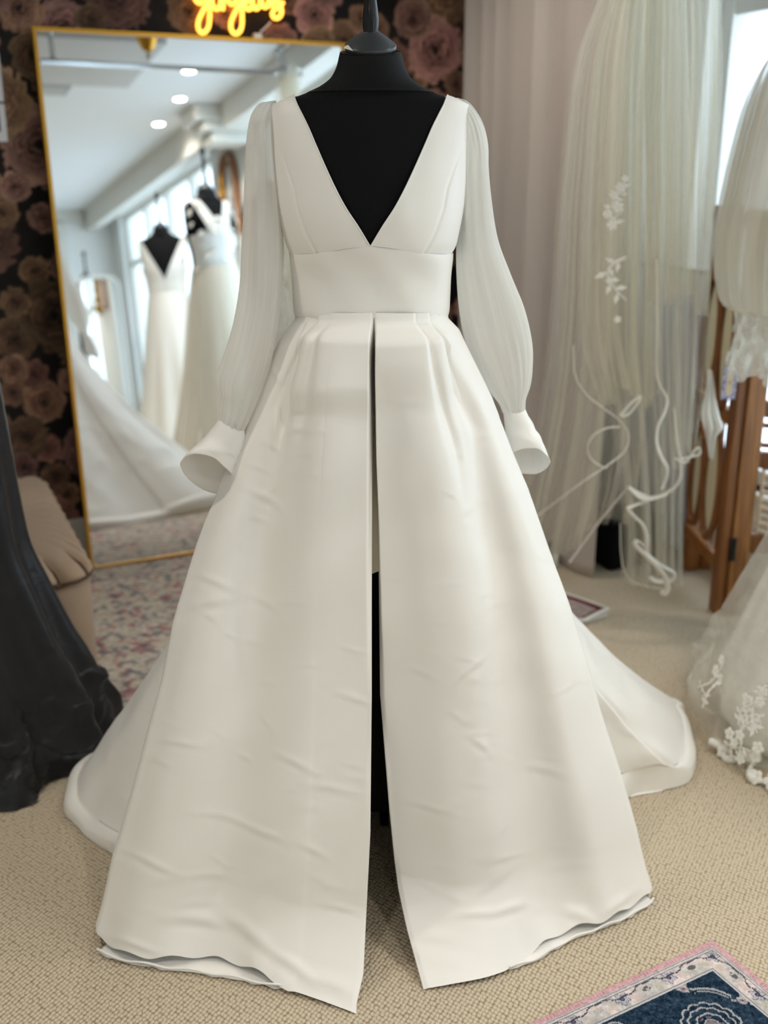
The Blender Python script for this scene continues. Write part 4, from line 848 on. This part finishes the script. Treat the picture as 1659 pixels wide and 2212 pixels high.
for j in range(9):
    z = .272+j*.025; obj('wicker_strand', [tubeg(np.array([qq(s, z, .007*math.sin(s/.03*math.pi)) for s in np.linspace(.01, LQ-.01, 40)]), .0085 if j % 2 else .0065, 5)], M_wicker, scr, True)
for i in range(4): obj('carved_knot', [latheg([(.001, -.004), (.011, 0), (.001, .004)], qq(.03+i*.04, .575), 8, rot=np.array(Matrix.Rotation(R_(90), 3, 'X')))], M_wood, scr)
for z in (.545, .605): obj('carved_strip', [boxg(qq(LQ/2, z), (LQ, .02, .014), Rq, .002)], M_wood_dk, scr)
br = np.array([qq(.02, .02), qq(.09, .07), qq(.16, .12)]); obj('brace', [tubeg(crv(br, 12), .014, 8)], M_wood_dk, scr, True)
# price tag and a scrap of lace hung on the screen
tg = thing('hang_tag', at(1575, 825, 2.98), 'cream swing tag with blue floral border hanging on the screen', 'tag')
cT = at(1576, 826, 2.985); nn = 24; Xg, Zg = np.meshgrid(np.linspace(-.020, .020, nn), np.linspace(-.048, .048, 40), indexing='ij')
Pt = cT+np.stack([Xg, 0*Xg, Zg], -1); e = np.minimum(.02-np.abs(Xg), (.048-np.abs(Zg))); C = np.zeros(Xg.shape+(3,)); C[:] = (226, 206, 176); nv_ = vnoise(Xg*420, Zg*420, 3)
m_ = (e < .0095+.006*(nv_-.5)); C[m_] = np.where((nv_[m_] > .45)[:, None], (112, 116, 176), (222, 220, 228)); C[np.hypot(Xg, Zg/1.0) < .006] = (196, 176, 150)
card = grid('card', Pt, attr_mat('tag_print', .6), tg, thick=.001); set_col(card, C.reshape(-1, 3)); obj('string', [tubeg([cT+np.array([0, 0, .047]), cT+np.array([.03, .05, .16])], .001, 5)], M_white, tg)
ls = thing('lace_scarf', at(1540, 900, 3.2), 'white lace scarf knotted over the middle of the folding screen', 'scarf')
n, m = 40, 24; qv = np.linspace(0, 1, n); Lc = crv([(1532, 800), (1524, 850), (1517, 880), (1517, 905), (1526, 940), (1534, 990)], n); Rc = crv([(1536, 800), (1545, 850), (1556, 900), (1563, 926), (1546, 945), (1538, 990)], n)
Yv = 3.0+.06*np.cos(qv*5); A_, B_ = at(Lc[:, 0], Lc[:, 1], Yv), at(Rc[:, 0], Rc[:, 1], Yv); u = np.linspace(0, 1, m); P = A_[:, None]+(B_-A_)[:, None]*u[None, :, None]; P[:, :, 1] += .012*np.sin(u*14)[None]
grid('lace_cloth', P, M_lace, ls, thick=.003)

# ------------------------------------------------------------------ gathered short veil on a padded bust
bust_c = np.array([1.145, 2.86, 0]); v2 = thing('lace_veil', bust_c, 'short gathered tulle veil with lace edge hanging over the folding screen', 'veil')
n, m = 110, 200; q = np.linspace(0, 1, n)[:, None]; ph = np.linspace(0, 2*math.pi, m+1)[:-1][None]
rad = smooth_ip(q[:, 0], [(0, .015), (.05, .11), (.12, .175), (.35, .235), (.62, .265), (.80, .235), (.86, .20), (.93, .19), (1, .205)])[:, None]; z = smooth_ip(q[:, 0], [(0, 1.65), (.05, 1.648), (.12, 1.615), (.35, 1.42), (.62, 1.15), (.80, .985), (.86, .965), (.93, .90), (1, .80)])[:, None]
r1 = np.random.default_rng(3); fl = sum(r1.uniform(.4, 1)*np.sin(k*ph+r1.uniform(0, 6.28)+.8*q) for k in (9, 13, 19, 24)); fl /= np.abs(fl).max()
R2 = rad*(1+.10*fl*sst(q, .05, .3)); P = np.stack([bust_c[0]+R2*np.sin(ph), bust_c[1]-R2*.8*np.cos(ph), z+.012*np.sin(ph*11)*sst(q, .93, 1)+0*ph], -1)
sh_ = grid('tulle', P, M_tulle2, v2, cv=True, uv=(1, 1))
P2 = P.copy(); P2[:, :, :2] = bust_c[:2]+(P[:, :, :2]-bust_c[:2])*.9; P2 = P2[:int(n*.86)]; grid('tulle_lining', P2, M_tulle2, v2, cv=True, uv=(1, 1))
for i in range(46):
    a = i*6.283/46; 
    for qz, rr_ in ((.90, .016), (.96, .018)):
        k = int(n*(qz+.02*math.sin(i*2.1))); j = int((a/6.283)*m) % m; c = P[k, j]; flat_flower('lace_edge', v2, c+np.array([math.sin(a), -math.cos(a), 0])*.004, rr_*random.uniform(.8, 1.2), M_lace, (math.sin(a), -math.cos(a), .1), 5, i)
vs = thing('veil_stand', bust_c, 'padded bust stand under the short gathered veil at picture edge', 'stand')
obj('bust', [latheg([(.05, 1.0), (.12, 1.15), (.15, 1.35), (.16, 1.5), (.13, 1.58), (.05, 1.62), (.01, 1.625)], bust_c, 24)], M_trim, vs, True); obj('pole', [latheg([(.014, .02), (.014, 1.01)], bust_c, 12)], M_blackwood, vs, True); obj('base', [latheg([(.085, .002), (.085, .012), (.02, .03)], bust_c, 28)], M_blackwood, vs, True)

# ------------------------------------------------------------------ taupe tufted bench
bench = thing('tufted_bench', np.array([-.95, 2.95, 0]), 'taupe upholstered bench with gathered piped edge beside the mirror', 'bench')
cE = np.array([-.752, 2.585, 0]); db = -NW; da_ = -UW; BL, BWd, BH = 1.0, .46, .335
def bp(s, w, z): return cE+db*s+da_*w+np.array([0, 0, z])
def rr_outline(L, Wd, r, k=10):
    pts = []
    for cx, cy_, a0_ in ((r, r, 180), (L-r, r, 270), (L-r, Wd-r, 0), (r, Wd-r, 90)):
        for i in range(k+1): a = R_(a0_+90*i/k); pts.append((cx+r*math.cos(a), cy_+r*math.sin(a)))
    p = np.array(pts+pts[:1]); s = np.concatenate([[0], np.cumsum(np.linalg.norm(np.diff(p, axis=0), axis=1))]); u = np.linspace(0, s[-1], 361)[:-1]; return np.stack([np.interp(u, s, p[:, 0]), np.interp(u, s, p[:, 1])], 1), s[-1]
ol, per = rr_outline(BL, BWd, .09); ns = round(per/.088); ctr = np.array([BL/2, BWd/2])
sc_ = np.abs(np.sin(np.arange(360)/360*math.pi*ns)); Vr = []
for f, z, scal in ((1.0, BH-.028, .0), (1.014, BH-.012, .02), (1.0, BH, .026), (.955, BH+.012, .02), (.9, BH+.02, .013), (.8, BH+.026, .005), (.55, BH+.03, 0), (.2, BH+.03, 0)):
    o2 = ctr+(ol-ctr)*f*(1+scal*1.6*(sc_[:, None]-.5)); Vr.append(np.array([bp(x, y, z-.016*(scal > .005)*(1-s)**2) for (x, y), s in zip(o2, sc_)]))
Vv, Ff = merge([(np.vstack(Vr), [list(q_) for q_ in grid_faces(8, 360, False, True)]+[[7*360+i for i in range(360)]])]); cu = mesh('cushion', Vv, Ff, M_stool, bench)
pip = np.vstack([Vr[1]*.5+Vr[0]*.5, Vr[1][:1]*.5+Vr[0][:1]*.5]); obj('piping', [tubeg(pip+np.array([0, 0, .0]), .006, 7, False)], M_stool_dk, bench, True)
pl = []
for i in range(ns):
    j = int(round(i*360/ns)) % 360; pl.append(tubeg(crv([Vr[0][j], Vr[1][j]+np.array([0, 0, .004]), Vr[2][j]+np.array([0, 0, .004]), Vr[3][j]+np.array([0, 0, .003]), Vr[4][j]+np.array([0, 0, .001]), Vr[5][j]-np.array([0, 0, .002])], 12), np.linspace(.006, .0015, 12), 5))
tag(obj('gather_line', pl, M_stool_dk, bench, True), kind='stuff')
Vr2 = []
for f, z in ((.98, .012), (1.0, .03), (1.0, BH-.05), (.985, BH-.03)): Vr2.append(np.array([bp(*(ctr+(p-ctr)*f), z) for p in ol]))
obj('base', [(np.vstack(Vr2), [list(q_) for q_ in grid_faces(4, 360, False, True)]+[list(range(360))[::-1], [3*360+i for i in range(360)]])], M_stool, bench, True)
for x, y in ((.08, .08), (BL-.08, .08), (.08, BWd-.08), (BL-.08, BWd-.08)): obj('foot', [latheg([(.018, 0.001), (.02, .014)], bp(x, y, 0), 10)], M_wood_dk, bench)

# ------------------------------------------------------------------ generic gown on a form
def gown_skirt(name, par, c, prof, mat, folds, amp, seed, rz=0, train=0.0, ell=.88, n=120, m=240, crumple=0.0, uv=None, pool=0.0):
    q = np.linspace(0, 1, n)[:, None]; ph = np.linspace(0, 2*math.pi, m+1)[:-1][None]; p = np.array(prof, float)
    s = np.concatenate([[0], np.cumsum(np.hypot(np.diff(p[:, 0]), np.diff(p[:, 1])))]); s /= s[-1]
    rad = smooth_ip(q[:, 0], np.column_stack([s, p[:, 1]]))[:, None]; z = smooth_ip(q[:, 0], np.column_stack([s, p[:, 0]]))[:, None]
    r = np.random.default_rng(seed); f = sum(r.uniform(.5, 1)*np.sin(k*ph+r.uniform(0, 6.28)+r.uniform(-.5, .5)*q) for k in folds); f /= np.abs(f).max(); f = np.sign(f)*np.abs(f)**.8
    k = sst(q, .05, 1.0); R = rad*(1+amp*f*k); R = R+train*sst(q, .3, 1)*np.clip(np.cos(ph-math.pi), 0, 1)**2
    P = np.stack([R*np.sin(ph), -R*ell*np.cos(ph), z+0*ph], -1)
    if crumple:
        w = (vnoise(ph*7+0*q, q*26+0*ph, seed)-.5)+.6*(vnoise(ph*17+0*q, q*50+0*ph, seed+1)-.5); kk = sst(q, .72, .95); P[..., 2] += crumple*w*kk; P[..., :2] *= 1+(crumple*1.4*np.roll(w, 9, 1)*kk)[..., None]
    P[..., 2] = np.maximum(P[..., 2], .003); cs, sn = math.cos(rz), math.sin(rz)
    P = np.stack([P[..., 0]*cs-P[..., 1]*sn, P[..., 0]*sn+P[..., 1]*cs, P[..., 2]], -1)+np.array([c[0], c[1], 0]); return grid(name, P, mat, par, cv=True, uv=uv), P
def gown_bodice(par, c, rz, sc, mat, vdeep=1.22, strap=.06):
    parts = []
    for side in (-1, 1):
        for back in (False, True):
            n, m = 30, 16; zt = 1.44; zz_ = np.linspace(1.09, zt, n); rows = []
            for z in zz_:
                xn = .001+max(0, (z-(vdeep if not back else vdeep+.02)))*.56; xa = min(tw(z)+.004, .158) if z < 1.26 else min(.158, xn+.055+.03*(1.44-z)/.2)
                xx = np.linspace(xn, max(xa, xn+.01), m); xx = np.minimum(xx, tw(z)+.004); rows.append(np.stack([side*xx, torso_y(xx, np.full(m, z), .005, back), np.full(m, z+.004)], -1))
            parts.append((np.stack(rows).reshape(-1, 3), grid_faces(n, m)))
    return obj('bodice', [place(parts, (c[0], c[1], 0), rz, sc)], mat, par, True)

# black satin gown at the left edge
bc = np.array([-1.043, 2.19]); bg_ = thing('black_gown', (*bc, 0), 'black satin evening gown pooling on the carpet at left edge', 'dress')
dress_form((*bc, 0), YAW, (1, 1, 1), 'dress form wearing the black satin gown at left edge')
gown_bodice(bg_, bc, YAW, (1, 1, 1), M_black_satin)
gown_skirt('skirt', bg_, bc, [(1.10, .135), (1.02, .19), (.94, .225), (.8, .235), (.65, .242), (.54, .25), (.43, .28), (.31, .318), (.21, .36), (.13, .385), (.06, .41), (.03, .42), (.012, .432)], M_black_satin, (7, 10, 13), .095, 8, YAW, .0, .60, crumple=.06)

# ivory lace gown at the right edge (its bodice stands outside the frame, seen in the mirror)
lc = np.array([1.18, 2.37]); lg = thing('lace_gown', (*lc, 0), 'ivory tulle gown with floral lace hem on the carpet at right edge', 'wedding dress')
dress_form((*lc, 0), R_(70), (1, 1, 1.1), 'dress form wearing the lace gown at right edge')
gown_bodice(lg, lc, R_(70), (1.02, 1.02, 1.1), M_lace, 1.26)
prof = [(1.2, .14), (1.1, .15), (.95, .18), (.8, .21), (.6, .22), (.46, .265), (.33, .315), (.18, .37), (.09, .405), (.04, .405), (.02, .39)]
_, LP1 = gown_skirt('net_overskirt', lg, lc, prof, M_tulle_lace, (5, 8, 11), .05, 14, R_(20), .0, 1.0, uv=(1, 1), crumple=.05)
gown_skirt('inner_skirt', lg, lc, [(z_, r_*.84) for z_, r_ in prof], M_white_satin, (6, 9, 13), .06, 15, R_(20), .0, 1.0)
def on_lace(px, py):
    x, y = proj(LP1); front = LP1[..., 1] < lc[1]+.08; d = np.hypot(x-px, y-py)+1e4*(~front); i = np.unravel_index(np.argmin(d), d.shape); return LP1[i], i
nrm_l = lambda p: tuple((np.array([p[0]-lc[0], p[1]-lc[1], 0])/np.linalg.norm(p[:2]-lc))+np.array([0, 0, .25]))
for i, (x, y, r) in enumerate([(1505, 1480, .018), (1498, 1468, .014), (1550, 1450, .016), (1566, 1430, .014), (1560, 1462, .012), (1580, 1580, .016), (1600, 1590, .014), (1640, 1520, .014), (1620, 1512, .012), (1655, 1500, .012), (1612, 1505, .01), (1590, 1605, .012), (1645, 1610, .016), (1600, 1640, .014), (1630, 1635, .014)]):
    p, _ = on_lace(x, y); nr_ = nrm_l(p); flat_flower('lace_applique', lg, p+np.array(nr_)*.006, r, M_lace, nr_, 5, i)
for i, L in enumerate([[(1500, 1490), (1520, 1484), (1540, 1478), (1556, 1455), (1575, 1425)], [(1525, 1530), (1530, 1500), (1545, 1480), (1560, 1470)], [(1600, 1560), (1608, 1530), (1625, 1520), (1640, 1505)], [(1608, 1565), (1625, 1550), (1638, 1548), (1640, 1570)], [(1612, 1572), (1632, 1560), (1636, 1580)], [(1570, 1600), (1585, 1615), (1605, 1618), (1625, 1625)], [(1655, 1480), (1645, 1500), (1650, 1520)]]):
    P_ = [on_lace(x, y)[0] for x, y in L]; nr_ = nrm_l(P_[len(P_)//2]); sprig('lace_applique', lg, [p+np.array(nr_)*.006 for p in P_], M_lace, .007, 8, i, nr_)
a = np.linspace(-1.30, 1.2, 160); ruf = np.stack([lc[0]+(.40+.03*np.sin(a*13)+.018*np.sin(a*31))*np.sin(a), lc[1]-(.40+.03*np.sin(a*13)+.018*np.sin(a*31))*np.cos(a), .016+.010*np.sin(a*23)], -1)
obj('hem_ruffle', [tubeg(ruf, .008+.004*np.sin(np.arange(160)*.9), 8)], M_lace, lg, True)
for k in range(24):
    p = ruf[6+k*6]; flat_flower('hem_blossom', lg, p+np.array([0, 0, .008]), .02*random.uniform(.8, 1.2), M_lace, (p[0]-lc[0], p[1]-lc[1], .25), 5, k)

# ------------------------------------------------------------------ lower net curtain on the window by the screen
nb2 = 120; bb = np.linspace(.52, .99, nb2)[:, None]; q = np.linspace(0, 1, 30)[None]; aa = 1.955+.010*np.sin(bb*75)+.006*np.sin(bb*31)
P = O0+(aa+0*q)[..., None]*UW+(bb+0*q)[..., None]*NW+(1.0*(1-q)+.02*q+0*bb)[..., None]*np.array([0, 0, 1.])
cc_ = thing('half_curtain', W(1.9, .9, .02), 'pale lavender half curtain below the window behind the long tulle veil', 'curtain')
grid('cloth', P, plain('lavender_cotton', lin(206, 203, 210), .85, bump=(400, .15)), cc_, thick=.002); obj('rod', [tubeg([W(1.955, .48, 1.005), W(1.955, 1.02, 1.005)], .007, 8)], M_chrome, cc_, True)
for b in (.50, 1.0): obj('bracket', [wbox(1.95, 1.999, b-.008, b+.008, 0.995, 1.015)], M_chrome, cc_)

# ------------------------------------------------------------------ ceiling lights and fittings of the room behind (seen in the mirror)
def downlight(a, b, label, watt=22):
    t = thing('downlight', W(a, b, CEIL-.004), label, 'ceiling light', 'recessed ceiling lights')
    obj('trim_ring', [latheg([(.036, -.001), (.046, -.006), (.05, -.001), (.05, 0)], W(a, b, CEIL-.001), 24)], M_white, t, True)
    obj('lamp_disc', [latheg([(.035, -.0085), (.035, -.0065)], W(a, b, CEIL-.001), 20)], M_lamp, t)
    l = bpy.data.lights.new('downlight_lamp', 'SPOT'); l.energy = watt; l.color = (1, .92, .82); l.spot_size = R_(150); l.spot_blend = 1.0; l.shadow_soft_size = .05
    lo = bpy.data.objects.new('downlight_lamp', l); COL.objects.link(lo); lo.location = W(a, b, CEIL-.02); lo.parent = t; lo.matrix_parent_inverse = Matrix.Translation(t.location).inverted()
DL = [(1.48, 3.25, 'recessed ceiling light, second from the mirror in the row near the windows'), (1.52, 3.9, 'recessed ceiling light, third from the mirror in the row near the windows'), (1.36, 2.65, 'recessed ceiling light nearest the mirror in the row near the windows'),
      (-.9, 1.9, 'recessed ceiling light nearest the rose wall on the left side'), (-.9, 3.4, 'recessed ceiling light on the left side behind the viewer'), (.25, 3.75, 'recessed ceiling light in the middle of the ceiling above the viewer'), (-.7, 5.2, 'recessed ceiling light on the left side towards the far wall'), (1.1, 6.2, 'recessed ceiling light by the windows near the far wall'), (.9, .75, 'recessed ceiling light above the rose wall and long veil')]
for a, b, lab in DL: downlight(a, b, lab)
struct(obj('trim_7', [wbox(LEFT_A+.01, 1.06, 2.06, 2.9, CEIL-.045, CEIL-.001)], M_grey))
vt = thing('air_vent', W(.57, 3.1, CEIL), 'grey slatted air vent in the white ceiling seen in the mirror', 'vent')
obj('vent_frame', [wbox(.38, .76, 3.0, 3.22, CEIL-.02, CEIL-.001)], M_vent, vt)
for k in range(5): obj('slat', [wbox(.40, .74, 3.02+k*.04, 3.04+k*.04, CEIL-.027, CEIL-.02)], M_trim, vt)
gr = thing('garment_rail', W(1.0, 2.4, 2.2), 'dark chrome rail under the ceiling reflected across the mirror top', 'rail')
obj('rod', [tubeg([W(.40, 2.0, 2.22), W(1.775, 2.0, 2.22)], .013, 10)], M_chrome, gr, True)
for a in (.46, 1.66): obj('drop_rod', [tubeg([W(a, 2.0, 2.22), W(a, 2.0, CEIL)], .011, 10)], M_chrome, gr, True)
ch = thing('chandelier', W(.85, 1.70, 2.3), 'small gold chandelier with crystal drop reflected at the mirror top', 'chandelier')
obj('gold_cup', [latheg([(.012, -.10), (.03, -.085), (.05, -.04), (.055, -.01), (.02, .0), (.006, .03), (.006, .098)], W(.85, 1.70, 2.3), 24)], M_gold, ch, True)
obj('crystal_drop', [latheg([(.001, -.045), (.014, -.03), (.016, -.018), (.006, -.004), (.003, .002)], W(.85, 1.70, 2.2), 12)], M_crystal, ch)
# white gowns on stands down the room
def back_gown(name, a, b, rz, sc, label, flabel, rad, mat, lace=False):
    c = W(a, b, 0)[:2]; g = thing(name, (*c, 0), label, 'wedding dress'); dress_form((*c, 0), rz, sc, flabel)
    gown_bodice(g, c, rz, (1.03, 1.03, sc[2]), mat, 1.18 if not lace else 1.3)
    k = sc[2]; gown_skirt('skirt', g, c, [(1.11*k, .135), (1.0*k, .16), (.8*k, .2), (.5, rad*.75), (.2, rad*.93), (.02, rad)], mat, (6, 9, 12), .10, 20+int(b*3), rz, .1, .95, n=60, m=160)
    if lace:
        rr_ = np.random.default_rng(9)
        for _ in range(34):
            z = rr_.uniform(1.05, 1.42); an = rr_.uniform(-1.4, 1.4); r_ = tw(z)+.012; V_ = place((np.array([[r_*math.sin(an), -r_*.8*math.cos(an), z]]), []), (c[0], c[1], 0), rz, (1.03, 1.03, k))[0][0]
            flat_flower('lace_flower', g, V_, .022, M_lace, (V_[0]-c[0], V_[1]-c[1], .1), 5, _)
        gown_skirt('tulle_overskirt', g, c, [(1.11*k, .14), (1.0*k, .17), (.8*k, .215), (.5, rad*.8), (.2, rad*.98), (.02, rad*1.06)], M_tulle2, (5, 8, 11), .12, 22, rz, .1, .95, n=50, m=140, uv=(1, 1))
    return g
VA = math.atan2(-NW[0], NW[1])
back_gown('satin_gown', 1.48, 4.0, YAW+math.pi+.35, (.98, .98, 1.14), 'plain white deep V gown reflected left in the leaning mirror', 'dress form wearing the plain white V gown reflected in the mirror', .36, M_white_satin)
back_gown('feather_gown', 1.47, 2.9, YAW+math.pi-.2, (1.02, 1.02, 1.18), 'white gown with lace flower bodice reflected right in the leaning mirror', 'dress form wearing the lace flower gown reflected in the mirror', .36, M_white_satin, True)
# standing mirror, arch ornament, far door
sm = thing('standing_mirror', W(1.47, 6.0, 0), 'white framed standing mirror with rounded corners near the far wall', 'mirror')
def smp(a, z, o=0): return W(1.47+a, 6.0-o+.04*z, z)
def rrect(w, z0, z1, r):
    p = []
    for cx, cz, a0_ in ((w-r, z0+r, -90), (w-r, z1-r, 0), (-w+r, z1-r, 90), (-w+r, z0+r, 180)):
        for i in range(9): a = R_(a0_+i*11.25); p.append((cx+r*math.cos(a), cz+r*math.sin(a)))
    return p
rp = rrect(.165, .03, 1.6, .08); loop = np.array([smp(x, z) for x, z in rp+rp[:1]]); obj('frame', [tubeg(loop, .016, 8, False)], M_trim, sm, True)
mesh('glass', [smp(x, z, -.002) for x, z in rp], [list(range(len(rp)))], M_mirror, sm, False); mesh('back_panel', [smp(x, z, -.012) for x, z in rp], [list(range(len(rp)))[::-1]], M_trim, sm, False)
for s in (-.12, .12): obj('rear_leg', [tubeg([smp(s, 1.2, -.015), W(1.47+s, 6.4, .01)], .012, 8)], M_trim, sm)
dress_form((*W(1.53, 6.8, 0)[:2], 0), YAW+math.pi, (1, 1, 1.12), 'bare black dress form behind the standing mirror near the far wall')
oa = thing('arch_ornament', W(1.99, 3.9, 1.75), 'carved gold brown arch ornament on the pier between the windows', 'wall ornament')
t = np.linspace(0, math.pi, 24)
for r_, w_, z0 in ((.17, .018, 1.62), (.115, .012, 1.66)):
    pth = [W(1.98, 3.9-r_, z0)]+[W(1.98, 3.9-r_*math.cos(x), 2.0+r_*1.2*math.sin(x)) for x in t]+[W(1.98, 3.9+r_, z0)]; obj('arch_band', [tubeg(np.array(pth), w_, 8)], M_wood, oa, True)
for z, r_ in ((1.66, .09), (1.76, .075), (1.86, .055), (1.95, .04), (2.03, .025)): obj('carved_boss', [latheg([(.002, -.05), (r_*.7, 0), (.002, .05)], W(1.93, 3.9, z), 8)], M_gold, oa, True)
dr = bpy.data.objects.new('door_1', None); COL.objects.link(dr); dr.location = W(1.0, FAR_B, 0); struct(dr)
obj('door_leaf', [wbox(.56, 1.455, FAR_B-.035, FAR_B-.006, .01, 2.18)], M_trim, dr)
for z0, z1 in ((.2, .95), (1.1, 2.0)): obj('door_panel', [wbox(.7, 1.32, FAR_B-.045, FAR_B-.035, z0, z1, .004)], M_trim, dr)
obj('door_handle', [boxg(W(1.38, FAR_B-.06, 1.02), (.09, .02, .02), WR, .004)], M_chrome, dr)
